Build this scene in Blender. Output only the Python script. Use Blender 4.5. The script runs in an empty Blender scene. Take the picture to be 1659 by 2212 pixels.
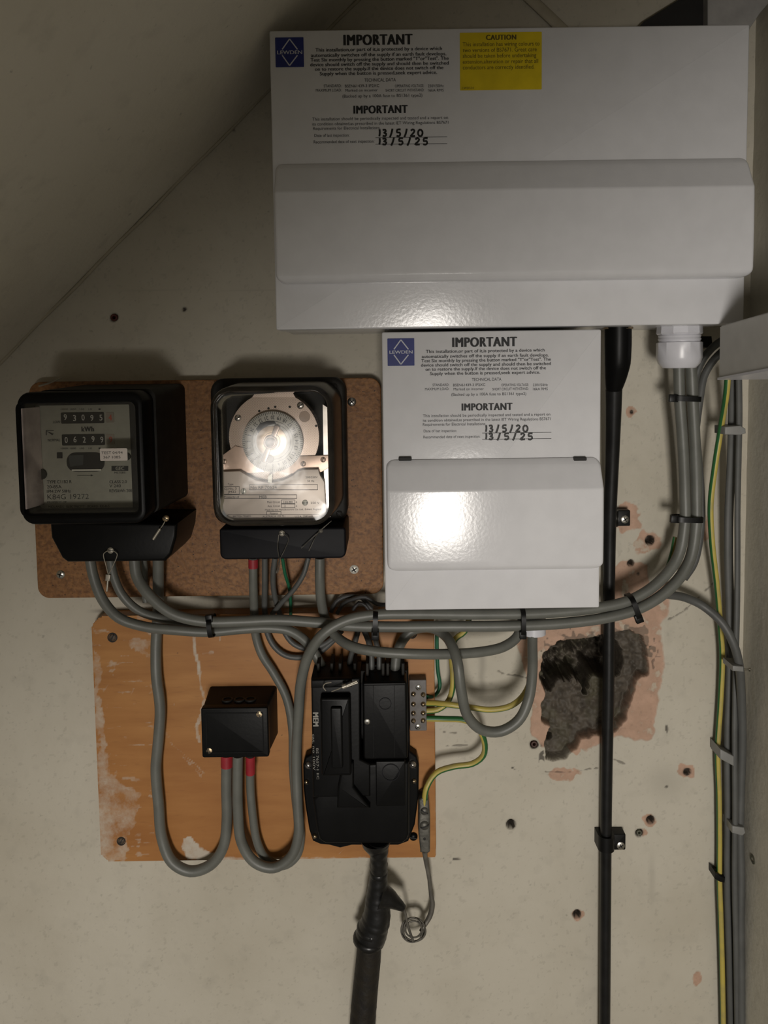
import bpy, bmesh, math, random
import numpy as np
from mathutils import Vector, Matrix, Euler

random.seed(7)
S = bpy.context.scene
COL = S.collection

# ---------------------------------------------------------------- camera
F = 1597.0                 # focal length in photograph pixels
PPX, PPY = 829.5, 910.0    # principal point (the photograph is a crop)
D = 0.75                   # camera to wall
CAM = Vector((0.0, -D, 1.3))
ROT = Euler((math.radians(90 - 3.95), 0, 0)).to_matrix() @ Matrix.Rotation(math.radians(-0.75), 3, 'Z')
cam_data = bpy.data.cameras.new('camera')
cam_data.sensor_fit = 'VERTICAL'
cam_data.sensor_height = 24.0
cam_data.sensor_width = 18.0
cam_data.lens = F / 2212 * 24.0
cam_data.shift_y = -(1106 - PPY) / 2212
cam_data.clip_start = 0.01
cam_ob = bpy.data.objects.new('camera', cam_data)
cam_ob.matrix_world = Matrix.Translation(CAM) @ ROT.to_4x4()
COL.objects.link(cam_ob)
S.camera = cam_ob

# ---------------------------------------------------------------- light
S.view_settings.view_transform = 'Standard'
S.view_settings.look = 'None'
S.view_settings.gamma = 1.0
S.view_settings.exposure = 0.0
S.view_settings.use_curve_mapping = False
world = bpy.data.worlds.new('world')
S.world = world
world.use_nodes = True
world.node_tree.nodes['Background'].inputs[0].default_value = (1.0, 0.97, 0.90, 1)
world.node_tree.nodes['Background'].inputs[1].default_value = 0.13


def area(name, loc, tgt, sx, sy, power, col):
    l = bpy.data.lights.new(name, 'AREA')
    l.shape = 'RECTANGLE'
    l.size, l.size_y = sx, sy
    l.energy = power
    l.color = col
    o = bpy.data.objects.new(name, l)
    o.location = loc
    o.rotation_euler = (Vector(tgt) - Vector(loc)).to_track_quat('-Z', 'Z').to_euler()
    COL.objects.link(o)
    return o


area('lamp_in_the_hall', (-0.02, -2.2, 0.86), (0.05, 0, 1.0), 0.34, 0.50, 25.0, (1.0, 0.945, 0.875))

# ---------------------------------------------------------------- pixel helpers


def W(px, py, d=0.0):
    v = ROT @ Vector(((px - PPX) / F, -(py - PPY) / F, -1.0))
    t = (-d - CAM.y) / v.y
    return CAM + v * t


def sc(d):
    return (D - d) / F


def R4(tl, tr, br, bl, d):
    a, b, c, e = [W(p[0], p[1], d) for p in (tl, tr, br, bl)]
    return (a.x + e.x) / 2, (b.x + c.x) / 2, (e.z + c.z) / 2, (a.z + b.z) / 2   # x0,x1,z0,z1


def proj(x, y, z):
    R = np.array(ROT)
    p = np.stack([x - CAM.x, y - CAM.y, z - CAM.z], -1) @ R
    return PPX + F * p[..., 0] / -p[..., 2], PPY - F * p[..., 1] / -p[..., 2]


# ---------------------------------------------------------------- materials
MATS = {}


def mat(name, col, rough=0.5, metal=0.0, var=0.08, vscale=60, bump=0.0, bscale=400, spec=0.5, col2=None, coat=0.0):
    if name in MATS:
        return MATS[name]
    m = bpy.data.materials.new(name)
    m.use_nodes = True
    nt = m.node_tree
    b = nt.nodes['Principled BSDF']
    b.inputs['Roughness'].default_value = rough
    b.inputs['Metallic'].default_value = metal
    b.inputs['Specular IOR Level'].default_value = spec
    b.inputs['Coat Weight'].default_value = coat
    tc = nt.nodes.new('ShaderNodeTexCoord')
    n = nt.nodes.new('ShaderNodeTexNoise')
    n.inputs['Scale'].default_value = vscale
    n.inputs['Detail'].default_value = 4
    nt.links.new(tc.outputs['Object'], n.inputs['Vector'])
    mx = nt.nodes.new('ShaderNodeMix')
    mx.data_type = 'RGBA'
    c2 = col2 or tuple(c * (1 - var * 2.2) for c in col)
    mx.inputs[6].default_value = (*[min(1, c * (1 + var)) for c in col], 1)
    mx.inputs[7].default_value = (*c2, 1)
    rp = nt.nodes.new('ShaderNodeMapRange')
    rp.inputs[1].default_value = 0.35
    rp.inputs[2].default_value = 0.7
    nt.links.new(n.outputs['Fac'], rp.inputs[0])
    nt.links.new(rp.outputs[0], mx.inputs[0])
    nt.links.new(mx.outputs[2], b.inputs['Base Color'])
    if bump:
        n2 = nt.nodes.new('ShaderNodeTexNoise')
        n2.inputs['Scale'].default_value = bscale
        n2.inputs['Detail'].default_value = 3
        nt.links.new(tc.outputs['Object'], n2.inputs['Vector'])
        bp = nt.nodes.new('ShaderNodeBump')
        bp.inputs['Strength'].default_value = bump
        bp.inputs['Distance'].default_value = 0.001
        nt.links.new(n2.outputs['Fac'], bp.inputs['Height'])
        nt.links.new(bp.outputs[0], b.inputs['Normal'])
    MATS[name] = m
    return m


M_white = mat('white_powder_coat', (0.68, 0.68, 0.70), 0.17, var=0.015, bump=0.065, bscale=350)
M_whiteplastic = mat('white_plastic', (0.62, 0.62, 0.66), 0.3, var=0.02)
M_black = mat('black_bakelite', (0.004, 0.004, 0.004), 0.38, var=0.1, bump=0.05, bscale=300, spec=0.13)
M_blacksat = mat('black_moulding', (0.006, 0.006, 0.008), 0.5, var=0.15, spec=0.14)
M_dusty = mat('dusty_black', (0.010, 0.009, 0.008), 0.6, var=0.2, vscale=90, col2=(0.022, 0.020, 0.016), spec=0.22)
M_grey = mat('grey_pvc', (0.125, 0.128, 0.113), 0.45, var=0.07, vscale=45, bump=0.15, bscale=120)
M_grey2 = mat('grey_pvc_flat', (0.085, 0.087, 0.083), 0.5, var=0.08, vscale=45, bump=0.1, bscale=120)
M_darkgrey = mat('dark_grey_pvc', (0.06, 0.06, 0.06), 0.5, var=0.15)
M_cabblack = mat('black_cable_sheath', (0.009, 0.009, 0.009), 0.38, var=0.2, bump=0.1, bscale=150, spec=0.3)
M_red = mat('red_sleeve', (0.32, 0.02, 0.03), 0.45, var=0.1)
M_green = mat('green_pvc', (0.01, 0.11, 0.05), 0.45, var=0.1)
M_tie = mat('black_nylon', (0.004, 0.004, 0.004), 0.4, var=0.1, spec=0.25)
M_greyclip = mat('grey_clip', (0.22, 0.22, 0.21), 0.45, var=0.05)
M_tape = mat('black_tape', (0.005, 0.005, 0.005), 0.36, var=0.3, vscale=70, bump=0.9, bscale=55)
M_ink = mat('black_ink', (0.012, 0.012, 0.014), 0.6, var=0.05)
M_inkgrey = mat('grey_ink', (0.045, 0.045, 0.05), 0.6, var=0.05)
M_pen = mat('marker_pen', (0.006, 0.006, 0.006), 0.5, var=0.05)
M_blue = mat('blue_print', (0.012, 0.022, 0.17), 0.5, var=0.06)
M_whiteink = mat('white_print', (0.55, 0.56, 0.62), 0.5, var=0.03)
M_yellow = mat('yellow_sticker', (0.70, 0.53, 0.012), 0.4, var=0.05)
M_zinc = mat('zinc_screw', (0.55, 0.53, 0.48), 0.3, 1.0, var=0.1, vscale=300)
M_brass = mat('brass_screw', (0.5, 0.38, 0.24), 0.35, 1.0, var=0.15, vscale=300)
M_whitescrew = mat('white_screw', (0.72, 0.70, 0.62), 0.4, 0.3, var=0.05)
M_dark = mat('dark_slot', (0.01, 0.009, 0.008), 0.7)
M_plate = mat('meter_plate', (0.36, 0.35, 0.29), 0.4, 0.1, var=0.04, vscale=120)
M_reflector = mat('pink_inner_wall', (0.85, 0.68, 0.64), 0.25, 0.3, var=0.25, vscale=30, bump=0.6, bscale=60)
M_sticker = mat('paper_sticker', (0.70, 0.63, 0.58), 0.5, var=0.03)
M_drum = mat('drum_black', (0.008, 0.008, 0.008), 0.4)
M_digit = mat('drum_digit_white', (0.62, 0.60, 0.54), 0.5, var=0.02)
M_reddigit = mat('drum_digit_red', (0.5, 0.07, 0.03), 0.5, var=0.02)
M_reddrum = mat('drum_pale', (0.30, 0.26, 0.21), 0.5, var=0.05)
M_bronze = mat('rose_bronze', (0.68, 0.50, 0.40), 0.33, 0.35, var=0.07, vscale=80)
M_gold = mat('pale_gold_disc', (0.75, 0.56, 0.40), 0.3, 0.7, var=0.08, vscale=100)
M_dial = mat('dial_grey', (0.42, 0.40, 0.36), 0.45, 0.2, var=0.05)
M_name = mat('name_plate', (0.56, 0.48, 0.42), 0.38, 0.2, var=0.09, vscale=25)
M_steel = mat('bright_steel', (0.5, 0.46, 0.42), 0.3, 0.9, var=0.15)
M_clamp = mat('tarnished_clamp', (0.115, 0.11, 0.095), 0.5, 0.5, var=0.25, vscale=150, bump=0.3, bscale=250)
M_block = mat('grey_block', (0.13, 0.12, 0.115), 0.55, 0.0, var=0.12, vscale=150)
M_lead = mat('lead_wire', (0.14, 0.13, 0.11), 0.55, 0.4, var=0.2)
M_cream = mat('cream_paint', (0.40, 0.36, 0.27), 0.6, var=0.06)
M_seal = mat('seal_wire', (0.40, 0.37, 0.31), 0.4, 0.6, var=0.1)
M_plug = mat('red_wall_plug', (0.10, 0.018, 0.012), 0.6, var=0.2)
M_plugb = mat('brown_wall_plug', (0.07, 0.03, 0.02), 0.6, var=0.2)
M_copper = mat('copper', (0.65, 0.28, 0.15), 0.35, 1.0)


def nodes_of(name):
    m = bpy.data.materials.new(name)
    m.use_nodes = True
    return m, m.node_tree, m.node_tree.nodes['Principled BSDF']


def N(nt, t, **kw):
    n = nt.nodes.new(t)
    for k, v in kw.items():
        setattr(n, k, v)
    return n


def mixc(nt, fac, a, b):
    m = N(nt, 'ShaderNodeMix', data_type='RGBA')
    for i, v in ((6, a), (7, b)):
        if isinstance(v, tuple):
            m.inputs[i].default_value = (*v, 1)
        else:
            nt.links.new(v, m.inputs[i])
    if isinstance(fac, (int, float)):
        m.inputs[0].default_value = fac
    else:
        nt.links.new(fac, m.inputs[0])
    return m.outputs[2]


def noise(nt, vec, scale, detail=4, lo=0.4, hi=0.65, rough=0.55):
    n = N(nt, 'ShaderNodeTexNoise')
    n.inputs['Scale'].default_value = scale
    n.inputs['Detail'].default_value = detail
    n.inputs['Roughness'].default_value = rough
    nt.links.new(vec, n.inputs['Vector'])
    r = N(nt, 'ShaderNodeMapRange')
    r.inputs[1].default_value = lo
    r.inputs[2].default_value = hi
    nt.links.new(n.outputs['Fac'], r.inputs[0])
    return r.outputs[0], n.outputs['Fac']


def scaled(nt, v, k):
    m = N(nt, 'ShaderNodeMath', operation='MULTIPLY')
    nt.links.new(v, m.inputs[0])
    m.inputs[1].default_value = k
    return m.outputs[0]


# painted plaster, used for all walls
def wall_material(name, base, attrs=True):
    m, nt, b = nodes_of(name)
    tc = N(nt, 'ShaderNodeTexCoord').outputs['Object']
    f1, _ = noise(nt, tc, 4.5, 5, 0.42, 0.70)
    f2, _ = noise(nt, tc, 45, 5, 0.55, 0.75)
    f3, _ = noise(nt, tc, 160, 3, 0.68, 0.78)
    c = mixc(nt, scaled(nt, f1, 0.75), base, tuple(x * y for x, y in zip(base, (0.80, 0.78, 0.74))))
    c = mixc(nt, scaled(nt, f2, 0.28), c, tuple(x * 0.6 for x in base))
    c = mixc(nt, scaled(nt, f3, 0.45), c, tuple(x * 0.4 for x in base))
    if attrs:
        def at(n):
            a = N(nt, 'ShaderNodeAttribute')
            a.attribute_name = n
            return a.outputs['Fac']
        g, _ = noise(nt, tc, 60, 5, 0.35, 0.7)
        pink = mixc(nt, g, (0.50, 0.325, 0.235), (0.36, 0.235, 0.165))
        fl, _ = noise(nt, tc, 60, 5, 0.57, 0.64)
        pink = mixc(nt, scaled(nt, fl, 0.7), pink, (0.5, 0.45, 0.36))
        c = mixc(nt, at('pink'), c, pink)
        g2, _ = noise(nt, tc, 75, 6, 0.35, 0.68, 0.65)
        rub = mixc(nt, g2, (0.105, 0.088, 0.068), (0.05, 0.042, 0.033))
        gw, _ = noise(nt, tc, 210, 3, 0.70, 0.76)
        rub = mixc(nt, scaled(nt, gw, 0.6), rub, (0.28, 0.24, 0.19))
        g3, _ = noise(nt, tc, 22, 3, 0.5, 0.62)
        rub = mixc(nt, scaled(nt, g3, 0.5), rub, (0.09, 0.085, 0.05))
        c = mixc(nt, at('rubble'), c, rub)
        c = mixc(nt, at('dirt_shade'), c, (0.05, 0.042, 0.034))
    nt.links.new(c, b.inputs['Base Color'])
    b.inputs['Roughness'].default_value = 0.62
    b.inputs['Specular IOR Level'].default_value = 0.3
    _, h1 = noise(nt, tc, 180, 4)
    _, h2 = noise(nt, tc, 25, 3)
    ad = N(nt, 'ShaderNodeMath', operation='MULTIPLY_ADD')
    nt.links.new(h2, ad.inputs[0])
    ad.inputs[1].default_value = 2.5
    nt.links.new(h1, ad.inputs[2])
    bp = N(nt, 'ShaderNodeBump')
    bp.inputs['Strength'].default_value = 0.30
    bp.inputs['Distance'].default_value = 0.0012
    nt.links.new(ad.outputs[0], bp.inputs['Height'])
    nt.links.new(bp.outputs[0], b.inputs['Normal'])
    return m


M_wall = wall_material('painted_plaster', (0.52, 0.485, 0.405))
M_wallr = wall_material('painted_plaster_side', (0.56, 0.54, 0.47), False)
M_soffit = wall_material('painted_soffit', (0.74, 0.70, 0.60), False)


def chipboard_material():
    m, nt, b = nodes_of('chipboard')
    tc = N(nt, 'ShaderNodeTexCoord').outputs['Object']
    f1, _ = noise(nt, tc, 260, 4, 0.38, 0.62)
    f2, _ = noise(nt, tc, 12, 3, 0.35, 0.7)
    f3, _ = noise(nt, tc, 330, 2, 0.68, 0.72)
    v = N(nt, 'ShaderNodeTexVoronoi')
    v.inputs['Scale'].default_value = 190
    mp = N(nt, 'ShaderNodeMapping')
    mp.inputs['Scale'].default_value = (1.0, 1.0, 2.2)
    mp.inputs['Rotation'].default_value = (0, 0.6, 0)
    nt.links.new(tc, mp.inputs[0])
    nt.links.new(mp.outputs[0], v.inputs['Vector'])
    r = N(nt, 'ShaderNodeSeparateColor')
    nt.links.new(v.outputs['Color'], r.inputs[0])
    c = mixc(nt, f1, (0.26, 0.118, 0.040), (0.12, 0.050, 0.017))
    c = mixc(nt, scaled(nt, r.outputs[0], 0.45), c, (0.36, 0.18, 0.065))
    c = mixc(nt, scaled(nt, f2, 0.35), c, (0.17, 0.07, 0.02))
    c = mixc(nt, f3, c, (0.03, 0.015, 0.007))
    nt.links.new(c, b.inputs['Base Color'])
    b.inputs['Roughness'].default_value = 0.6
    bp = N(nt, 'ShaderNodeBump')
    bp.inputs['Strength'].default_value = 0.25
    bp.inputs['Distance'].default_value = 0.0006
    nt.links.new(f1, bp.inputs['Height'])
    nt.links.new(bp.outputs[0], b.inputs['Normal'])
    return m


def plywood_material():
    m, nt, b = nodes_of('varnished_plywood')
    tc = N(nt, 'ShaderNodeTexCoord').outputs['Object']
    mp = N(nt, 'ShaderNodeMapping')
    mp.inputs['Scale'].default_value = (1.0, 1.0, 7.0)
    nt.links.new(tc, mp.inputs[0])
    f1, _ = noise(nt, mp.outputs[0], 9, 6, 0.35, 0.72)
    f2, _ = noise(nt, tc, 7, 3, 0.35, 0.65)
    f3, _ = noise(nt, mp.outputs[0], 50, 3, 0.6, 0.8)
    f4, _ = noise(nt, tc, 95, 3, 0.72, 0.78)
    c = mixc(nt, f1, (0.43, 0.205, 0.062), (0.31, 0.130, 0.033))
    c = mixc(nt, scaled(nt, f2, 0.45), c, (0.27, 0.10, 0.026))
    c = mixc(nt, scaled(nt, f3, 0.5), c, (0.20, 0.08, 0.03))
    c = mixc(nt, scaled(nt, f4, 0.8), c, (0.07, 0.03, 0.015))
    a = N(nt, 'ShaderNodeAttribute')
    a.attribute_name = 'paint'
    g, _ = noise(nt, tc, 55, 6, 0.30, 0.62, 0.7)
    mm = N(nt, 'ShaderNodeMath', operation='MULTIPLY_ADD')
    nt.links.new(a.outputs['Fac'], mm.inputs[0])
    mm.inputs[1].default_value = 1.25
    iv = N(nt, 'ShaderNodeMath', operation='MULTIPLY')
    nt.links.new(g, iv.inputs[0])
    iv.inputs[1].default_value = -0.75
    nt.links.new(iv.outputs[0], mm.inputs[2])
    mm.use_clamp = True
    c = mixc(nt, mm.outputs[0], c, (0.50, 0.44, 0.36))
    nt.links.new(c, b.inputs['Base Color'])
    b.inputs['Roughness'].default_value = 0.45
    b.inputs['Specular IOR Level'].default_value = 0.35
    return m


def earth_material(name, wave=0.0):
    m, nt, b = nodes_of(name)
    uv = N(nt, 'ShaderNodeUVMap')
    sp = N(nt, 'ShaderNodeSeparateXYZ')
    nt.links.new(uv.outputs[0], sp.inputs[0])
    # u around, v along in metres
    sh = N(nt, 'ShaderNodeMath', operation='MULTIPLY_ADD')
    nt.links.new(sp.outputs[1], sh.inputs[0])
    sh.inputs[1].default_value = wave
    nt.links.new(sp.outputs[0], sh.inputs[2])
    fr = N(nt, 'ShaderNodeMath', operation='FRACT')
    of = N(nt, 'ShaderNodeMath', operation='ADD')
    nt.links.new(sh.outputs[0], of.inputs[0])
    of.inputs[1].default_value = 0.45
    nt.links.new(of.outputs[0], fr.inputs[0])
    lt = N(nt, 'ShaderNodeMath', operation='LESS_THAN')
    nt.links.new(fr.outputs[0], lt.inputs[0])
    lt.inputs[1].default_value = 0.40
    tc = N(nt, 'ShaderNodeTexCoord').outputs['Object']
    f, _ = noise(nt, tc, 60, 3, 0.4, 0.7)
    y = mixc(nt, f, (0.47, 0.38, 0.08), (0.36, 0.30, 0.10))
    c = mixc(nt, lt.outputs[0], y, (0.02, 0.11, 0.03))
    nt.links.new(c, b.inputs['Base Color'])
    b.inputs['Roughness'].default_value = 0.42
    return m


def perforated_material():
    m, nt, b = nodes_of('perforated_plate')
    tc = N(nt, 'ShaderNodeTexCoord').outputs['Object']
    mp = N(nt, 'ShaderNodeMapping')
    mp.inputs['Rotation'].default_value = (0, math.radians(45), 0)
    mp.inputs['Scale'].default_value = (950, 1, 950)
    nt.links.new(tc, mp.inputs[0])
    sp = N(nt, 'ShaderNodeSeparateXYZ')
    nt.links.new(mp.outputs[0], sp.inputs[0])
    out = []
    for i in (0, 2):
        fr = N(nt, 'ShaderNodeMath', operation='FRACT')
        nt.links.new(sp.outputs[i], fr.inputs[0])
        sb = N(nt, 'ShaderNodeMath', operation='SUBTRACT')
        nt.links.new(fr.outputs[0], sb.inputs[0])
        sb.inputs[1].default_value = 0.5
        sq = N(nt, 'ShaderNodeMath', operation='MULTIPLY')
        nt.links.new(sb.outputs[0], sq.inputs[0])
        nt.links.new(sb.outputs[0], sq.inputs[1])
        out.append(sq.outputs[0])
    ad = N(nt, 'ShaderNodeMath', operation='ADD')
    nt.links.new(out[0], ad.inputs[0])
    nt.links.new(out[1], ad.inputs[1])
    lt = N(nt, 'ShaderNodeMath', operation='LESS_THAN')
    nt.links.new(ad.outputs[0], lt.inputs[0])
    lt.inputs[1].default_value = 0.075
    c = mixc(nt, lt.outputs[0], (0.68, 0.54, 0.45), (0.22, 0.16, 0.13))
    nt.links.new(c, b.inputs['Base Color'])
    b.inputs['Metallic'].default_value = 0.3
    b.inputs['Roughness'].default_value = 0.38
    return m


def glass_material():
    m = bpy.data.materials.new('clear_glass')
    m.use_nodes = True
    nt = m.node_tree
    nt.nodes.remove(nt.nodes['Principled BSDF'])
    out = nt.nodes['Material Output']
    tr = N(nt, 'ShaderNodeBsdfTransparent')
    tr.inputs[0].default_value = (0.96, 0.96, 0.95, 1)
    gl = N(nt, 'ShaderNodeBsdfGlossy')
    gl.inputs['Roughness'].default_value = 0.19
    fr = N(nt, 'ShaderNodeFresnel')
    fr.inputs['IOR'].default_value = 1.5
    tc = N(nt, 'ShaderNodeTexCoord').outputs['Object']
    _, h = noise(nt, tc, 28, 3)
    bp = N(nt, 'ShaderNodeBump')
    bp.inputs['Strength'].default_value = 0.25
    bp.inputs['Distance'].default_value = 0.002
    nt.links.new(h, bp.inputs['Height'])
    nt.links.new(bp.outputs[0], gl.inputs['Normal'])
    mx = N(nt, 'ShaderNodeMixShader')
    nt.links.new(fr.outputs[0], mx.inputs[0])
    nt.links.new(tr.outputs[0], mx.inputs[1])
    nt.links.new(gl.outputs[0], mx.inputs[2])
    nt.links.new(mx.outputs[0], out.inputs[0])
    return m


M_chip = chipboard_material()
M_ply = plywood_material()
M_earth = earth_material('earth_sleeving', 0.0)
M_earth2 = earth_material('earth_sleeving_straight', -0.22)
M_perf = perforated_material()
M_glass = glass_material()

# ---------------------------------------------------------------- object helpers
ORIGIN = {}


def thing(name, label, cat, loc, group=None):
    o = bpy.data.objects.new(name, None)
    o.empty_display_size = 0.02
    COL.objects.link(o)
    o.location = loc
    o['label'] = label
    o['category'] = cat
    if group:
        o['group'] = group
    ORIGIN[o.name] = Vector(loc)
    return o


def obj(name, bm, m, parent=None, smooth=None, label=None, bevel=0.0):
    """link a bmesh built in world coordinates as one mesh object"""
    if isinstance(bm, bpy.types.Mesh):
        me = bm
        co = np.empty(len(me.vertices) * 3)
        me.vertices.foreach_get('co', co)
        c = Vector(co.reshape(-1, 3).mean(0))
        me.transform(Matrix.Translation(-c))
    else:
        vs = [v.co for v in bm.verts]
        c = sum(vs, Vector()) / max(1, len(vs))
        for v in bm.verts:
            v.co -= c
        bmesh.ops.recalc_face_normals(bm, faces=bm.faces[:])
        me = bpy.data.meshes.new(name)
        bm.to_mesh(me)
        bm.free()
    for x in (m if isinstance(m, (list, tuple)) else [m]):
        me.materials.append(x)
    o = bpy.data.objects.new(name, me)
    COL.objects.link(o)
    if parent is not None:
        o.parent = parent
        o.location = c - ORIGIN[parent.name]
    else:
        o.location = c
    ORIGIN[o.name] = c
    if smooth is not None:
        me.polygons.foreach_set('use_smooth', [True] * len(me.polygons))
        if smooth < 180:
            me.set_sharp_from_angle(angle=math.radians(smooth))
    if label:
        o['label'] = label
    return o


def tag(o, label, cat, group=None):
    o['label'] = label
    o['category'] = cat
    if group:
        o['group'] = group
    return o


def struct(o):
    o['kind'] = 'structure'
    return o


def BM():
    return bmesh.new()


def box(bm, x0, x1, y0, y1, z0, z1, bev=0.0, mi=0):
    t = BM()
    bmesh.ops.create_cube(t, size=1.0)
    for v in t.verts:
        v.co = Vector(((x0 + x1) / 2 + v.co.x * (x1 - x0), (y0 + y1) / 2 + v.co.y * (y1 - y0), (z0 + z1) / 2 + v.co.z * (z1 - z0)))
    if bev:
        bmesh.ops.bevel(t, geom=t.edges[:], offset=bev, segments=2, profile=0.5, affect='EDGES')
    merge(bm, t, mi)


def merge(bm, t, mi=0, M=None):
    mp = {}
    for v in t.verts:
        mp[v] = bm.verts.new(M @ v.co if M else v.co)
    for f in t.faces:
        try:
            nf = bm.faces.new([mp[v] for v in f.verts])
            nf.material_index = mi
            nf.smooth = f.smooth
        except ValueError:
            pass
    t.free()


def rr(x0, x1, z0, z1, r, n=6):
    if not isinstance(r, (tuple, list)):
        r = (r, r, r, r)   # TL TR BR BL
    pts = []
    for (cx, cz, a0, rad) in ((x1 - r[1], z1 - r[1], 0, r[1]), (x0 + r[0], z1 - r[0], 90, r[0]), (x0 + r[3], z0 + r[3], 180, r[3]), (x1 - r[2], z0 + r[2], 270, r[2])):
        for i in range(n + 1):
            a = math.radians(a0 + 90 * i / n)
            pts.append((cx + rad * math.cos(a), cz + rad * math.sin(a)))
    return pts


def inset(pts, k):
    n = len(pts)
    A = sum(pts[i][0] * pts[(i + 1) % n][1] - pts[(i + 1) % n][0] * pts[i][1] for i in range(n))
    sg = 1 if A > 0 else -1
    out = []
    for i in range(n):
        p0, p1, p2 = pts[i - 1], pts[i], pts[(i + 1) % n]
        nx = nz = 0
        for a, b in ((p0, p1), (p1, p2)):
            dx, dz = b[0] - a[0], b[1] - a[1]
            l = math.hypot(dx, dz)
            if l < 1e-9:
                continue
            nx += -dz / l
            nz += dx / l
        l = math.hypot(nx, nz) or 1
        cs = max(0.5, l / 2)
        out.append((p1[0] + sg * nx / l * k / cs, p1[1] + sg * nz / l * k / cs))
    return out


def scale2(pts, k, c=None):
    if c is None:
        c = (sum(p[0] for p in pts) / len(pts), sum(p[1] for p in pts) / len(pts))
    return [(c[0] + (p[0] - c[0]) * k, c[1] + (p[1] - c[1]) * k) for p in pts]


def loft(bm, loops, cap0=True, cap1=True, mi=0):
    """loops: list of lists of 3D points with the same count"""
    vs = [[bm.verts.new(p) for p in lp] for lp in loops]
    n = len(vs[0])
    for a, b in zip(vs, vs[1:]):
        for i in range(n):
            try:
                f = bm.faces.new((a[i], a[(i + 1) % n], b[(i + 1) % n], b[i]))
                f.material_index = mi
            except ValueError:
                pass
    if cap0:
        f = bm.faces.new(vs[0][::-1])
        f.material_index = mi
    if cap1:
        f = bm.faces.new(vs[-1])
        f.material_index = mi


def prism(bm, pts, d0, d1, bev=0.0, mi=0, back=None):
    """outline in x,z; from depth d0 (wall side) to d1 (room side) with a rounded front edge"""
    L = [[(p[0], -d0, p[1]) for p in (back or pts)]]
    if bev > 0:
        for k in range(5):
            a = math.pi / 2 * k / 4
            q = inset(pts, bev * (1 - math.cos(a))) if k else pts
            L.append([(p[0], -(d1 - bev + bev * math.sin(a)), p[1]) for p in q])
    else:
        L.append([(p[0], -d1, p[1]) for p in pts])
    loft(bm, L, mi=mi)


def ring(bm, outer, inner, d0, d1, bev=0.0, mi=0):
    def L(p, d):
        return [(q[0], -d, q[1]) for q in p]
    lo = [L(outer, d0), L(outer, d1 - bev)]
    if bev:
        lo += [L(inset(outer, bev * 0.3), d1 - bev * 0.3), L(inset(outer, bev), d1), L(inset(inner, -bev), d1), L(inset(inner, -bev * 0.3), d1 - bev * 0.3)]
    else:
        lo += [L(inner, d1)]
    lo += [L(inner, d1 - bev), L(inner, d0), L(outer, d0)]
    loft(bm, lo, False, False, mi)


def pxs(pts, d):
    return [(v.x, v.z) for v in (W(p[0], p[1], d) for p in pts)]


def catmull(P, step=0.004):
    P = [Vector(p) for p in P]
    Q = [P[0] * 2 - P[1]] + P + [P[-1] * 2 - P[-2]]
    out, par = [], []
    for i in range(1, len(Q) - 2):
        p0, p1, p2, p3 = Q[i - 1:i + 3]
        # centripetal
        t0 = 0.0
        t1 = t0 + max(1e-5, (p1 - p0).length) ** 0.5
        t2 = t1 + max(1e-5, (p2 - p1).length) ** 0.5
        t3 = t2 + max(1e-5, (p3 - p2).length) ** 0.5
        n = max(2, int((p2 - p1).length / step))
        for k in range(n):
            t = t1 + (t2 - t1) * k / n
            A1 = p0 * ((t1 - t) / (t1 - t0)) + p1 * ((t - t0) / (t1 - t0))
            A2 = p1 * ((t2 - t) / (t2 - t1)) + p2 * ((t - t1) / (t2 - t1))
            A3 = p2 * ((t3 - t) / (t3 - t2)) + p3 * ((t - t2) / (t3 - t2))
            B1 = A1 * ((t2 - t) / (t2 - t0)) + A2 * ((t - t0) / (t2 - t0))
            B2 = A2 * ((t3 - t) / (t3 - t1)) + A3 * ((t - t1) / (t3 - t1))
            out.append(B1 * ((t2 - t) / (t2 - t1)) + B2 * ((t - t1) / (t2 - t1)))
            par.append(i - 1 + k / n)
    out.append(P[-1])
    par.append(len(P) - 1)
    return out, par


def tube(bm, P, r, seg=14, step=0.004, closed=False, flat=1.0, wob=0.0, smoothpath=True, mi=0):
    """r: number or a list per control point"""
    if smoothpath:
        pts, par = catmull(P, step)
    else:
        pts, par = [Vector(p) for p in P], list(range(len(P)))
    uvl = bm.loops.layers.uv.verify()
    rs = r if isinstance(r, (list, tuple)) else [r] * len(P)
    loops, vv = [], []
    up = Vector((0, 1, 0))
    run = 0
    nrm = None
    for i, p in enumerate(pts):
        a = pts[max(0, i - 1)]
        b = pts[min(len(pts) - 1, i + 1)]
        t = (b - a).normalized()
        if nrm is None:
            nrm = up - t * up.dot(t)
            if nrm.length < 0.1:
                nrm = Vector((0, 0, 1)) - t * t.z
        nrm = (nrm - t * nrm.dot(t)).normalized()
        bn = t.cross(nrm)
        k = par[i]
        j = min(int(k), len(rs) - 2)
        rad = rs[j] + (rs[j + 1] - rs[j]) * (k - j)
        if wob:
            rad *= 1 + random.uniform(-wob, wob)
        if i:
            run += (p - pts[i - 1]).length
        vv.append(run)
        loops.append([bm.verts.new(p + nrm * (rad * flat * math.cos(2 * math.pi * q / seg)) + bn * (rad * math.sin(2 * math.pi * q / seg))) for q in range(seg)])
    for i in range(len(loops) - 1):
        for q in range(seg):
            q2 = (q + 1) % seg
            f = bm.faces.new((loops[i][q], loops[i][q2], loops[i + 1][q2], loops[i + 1][q]))
            f.smooth = True
            f.material_index = mi
            for lp, (u, v) in zip(f.loops, ((q, vv[i]), (q + 1, vv[i]), (q + 1, vv[i + 1]), (q, vv[i + 1]))):
                lp[uvl].uv = (u / seg, v)
    if not closed:
        bm.faces.new(loops[0][::-1]).material_index = mi
        bm.faces.new(loops[-1]).material_index = mi


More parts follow.
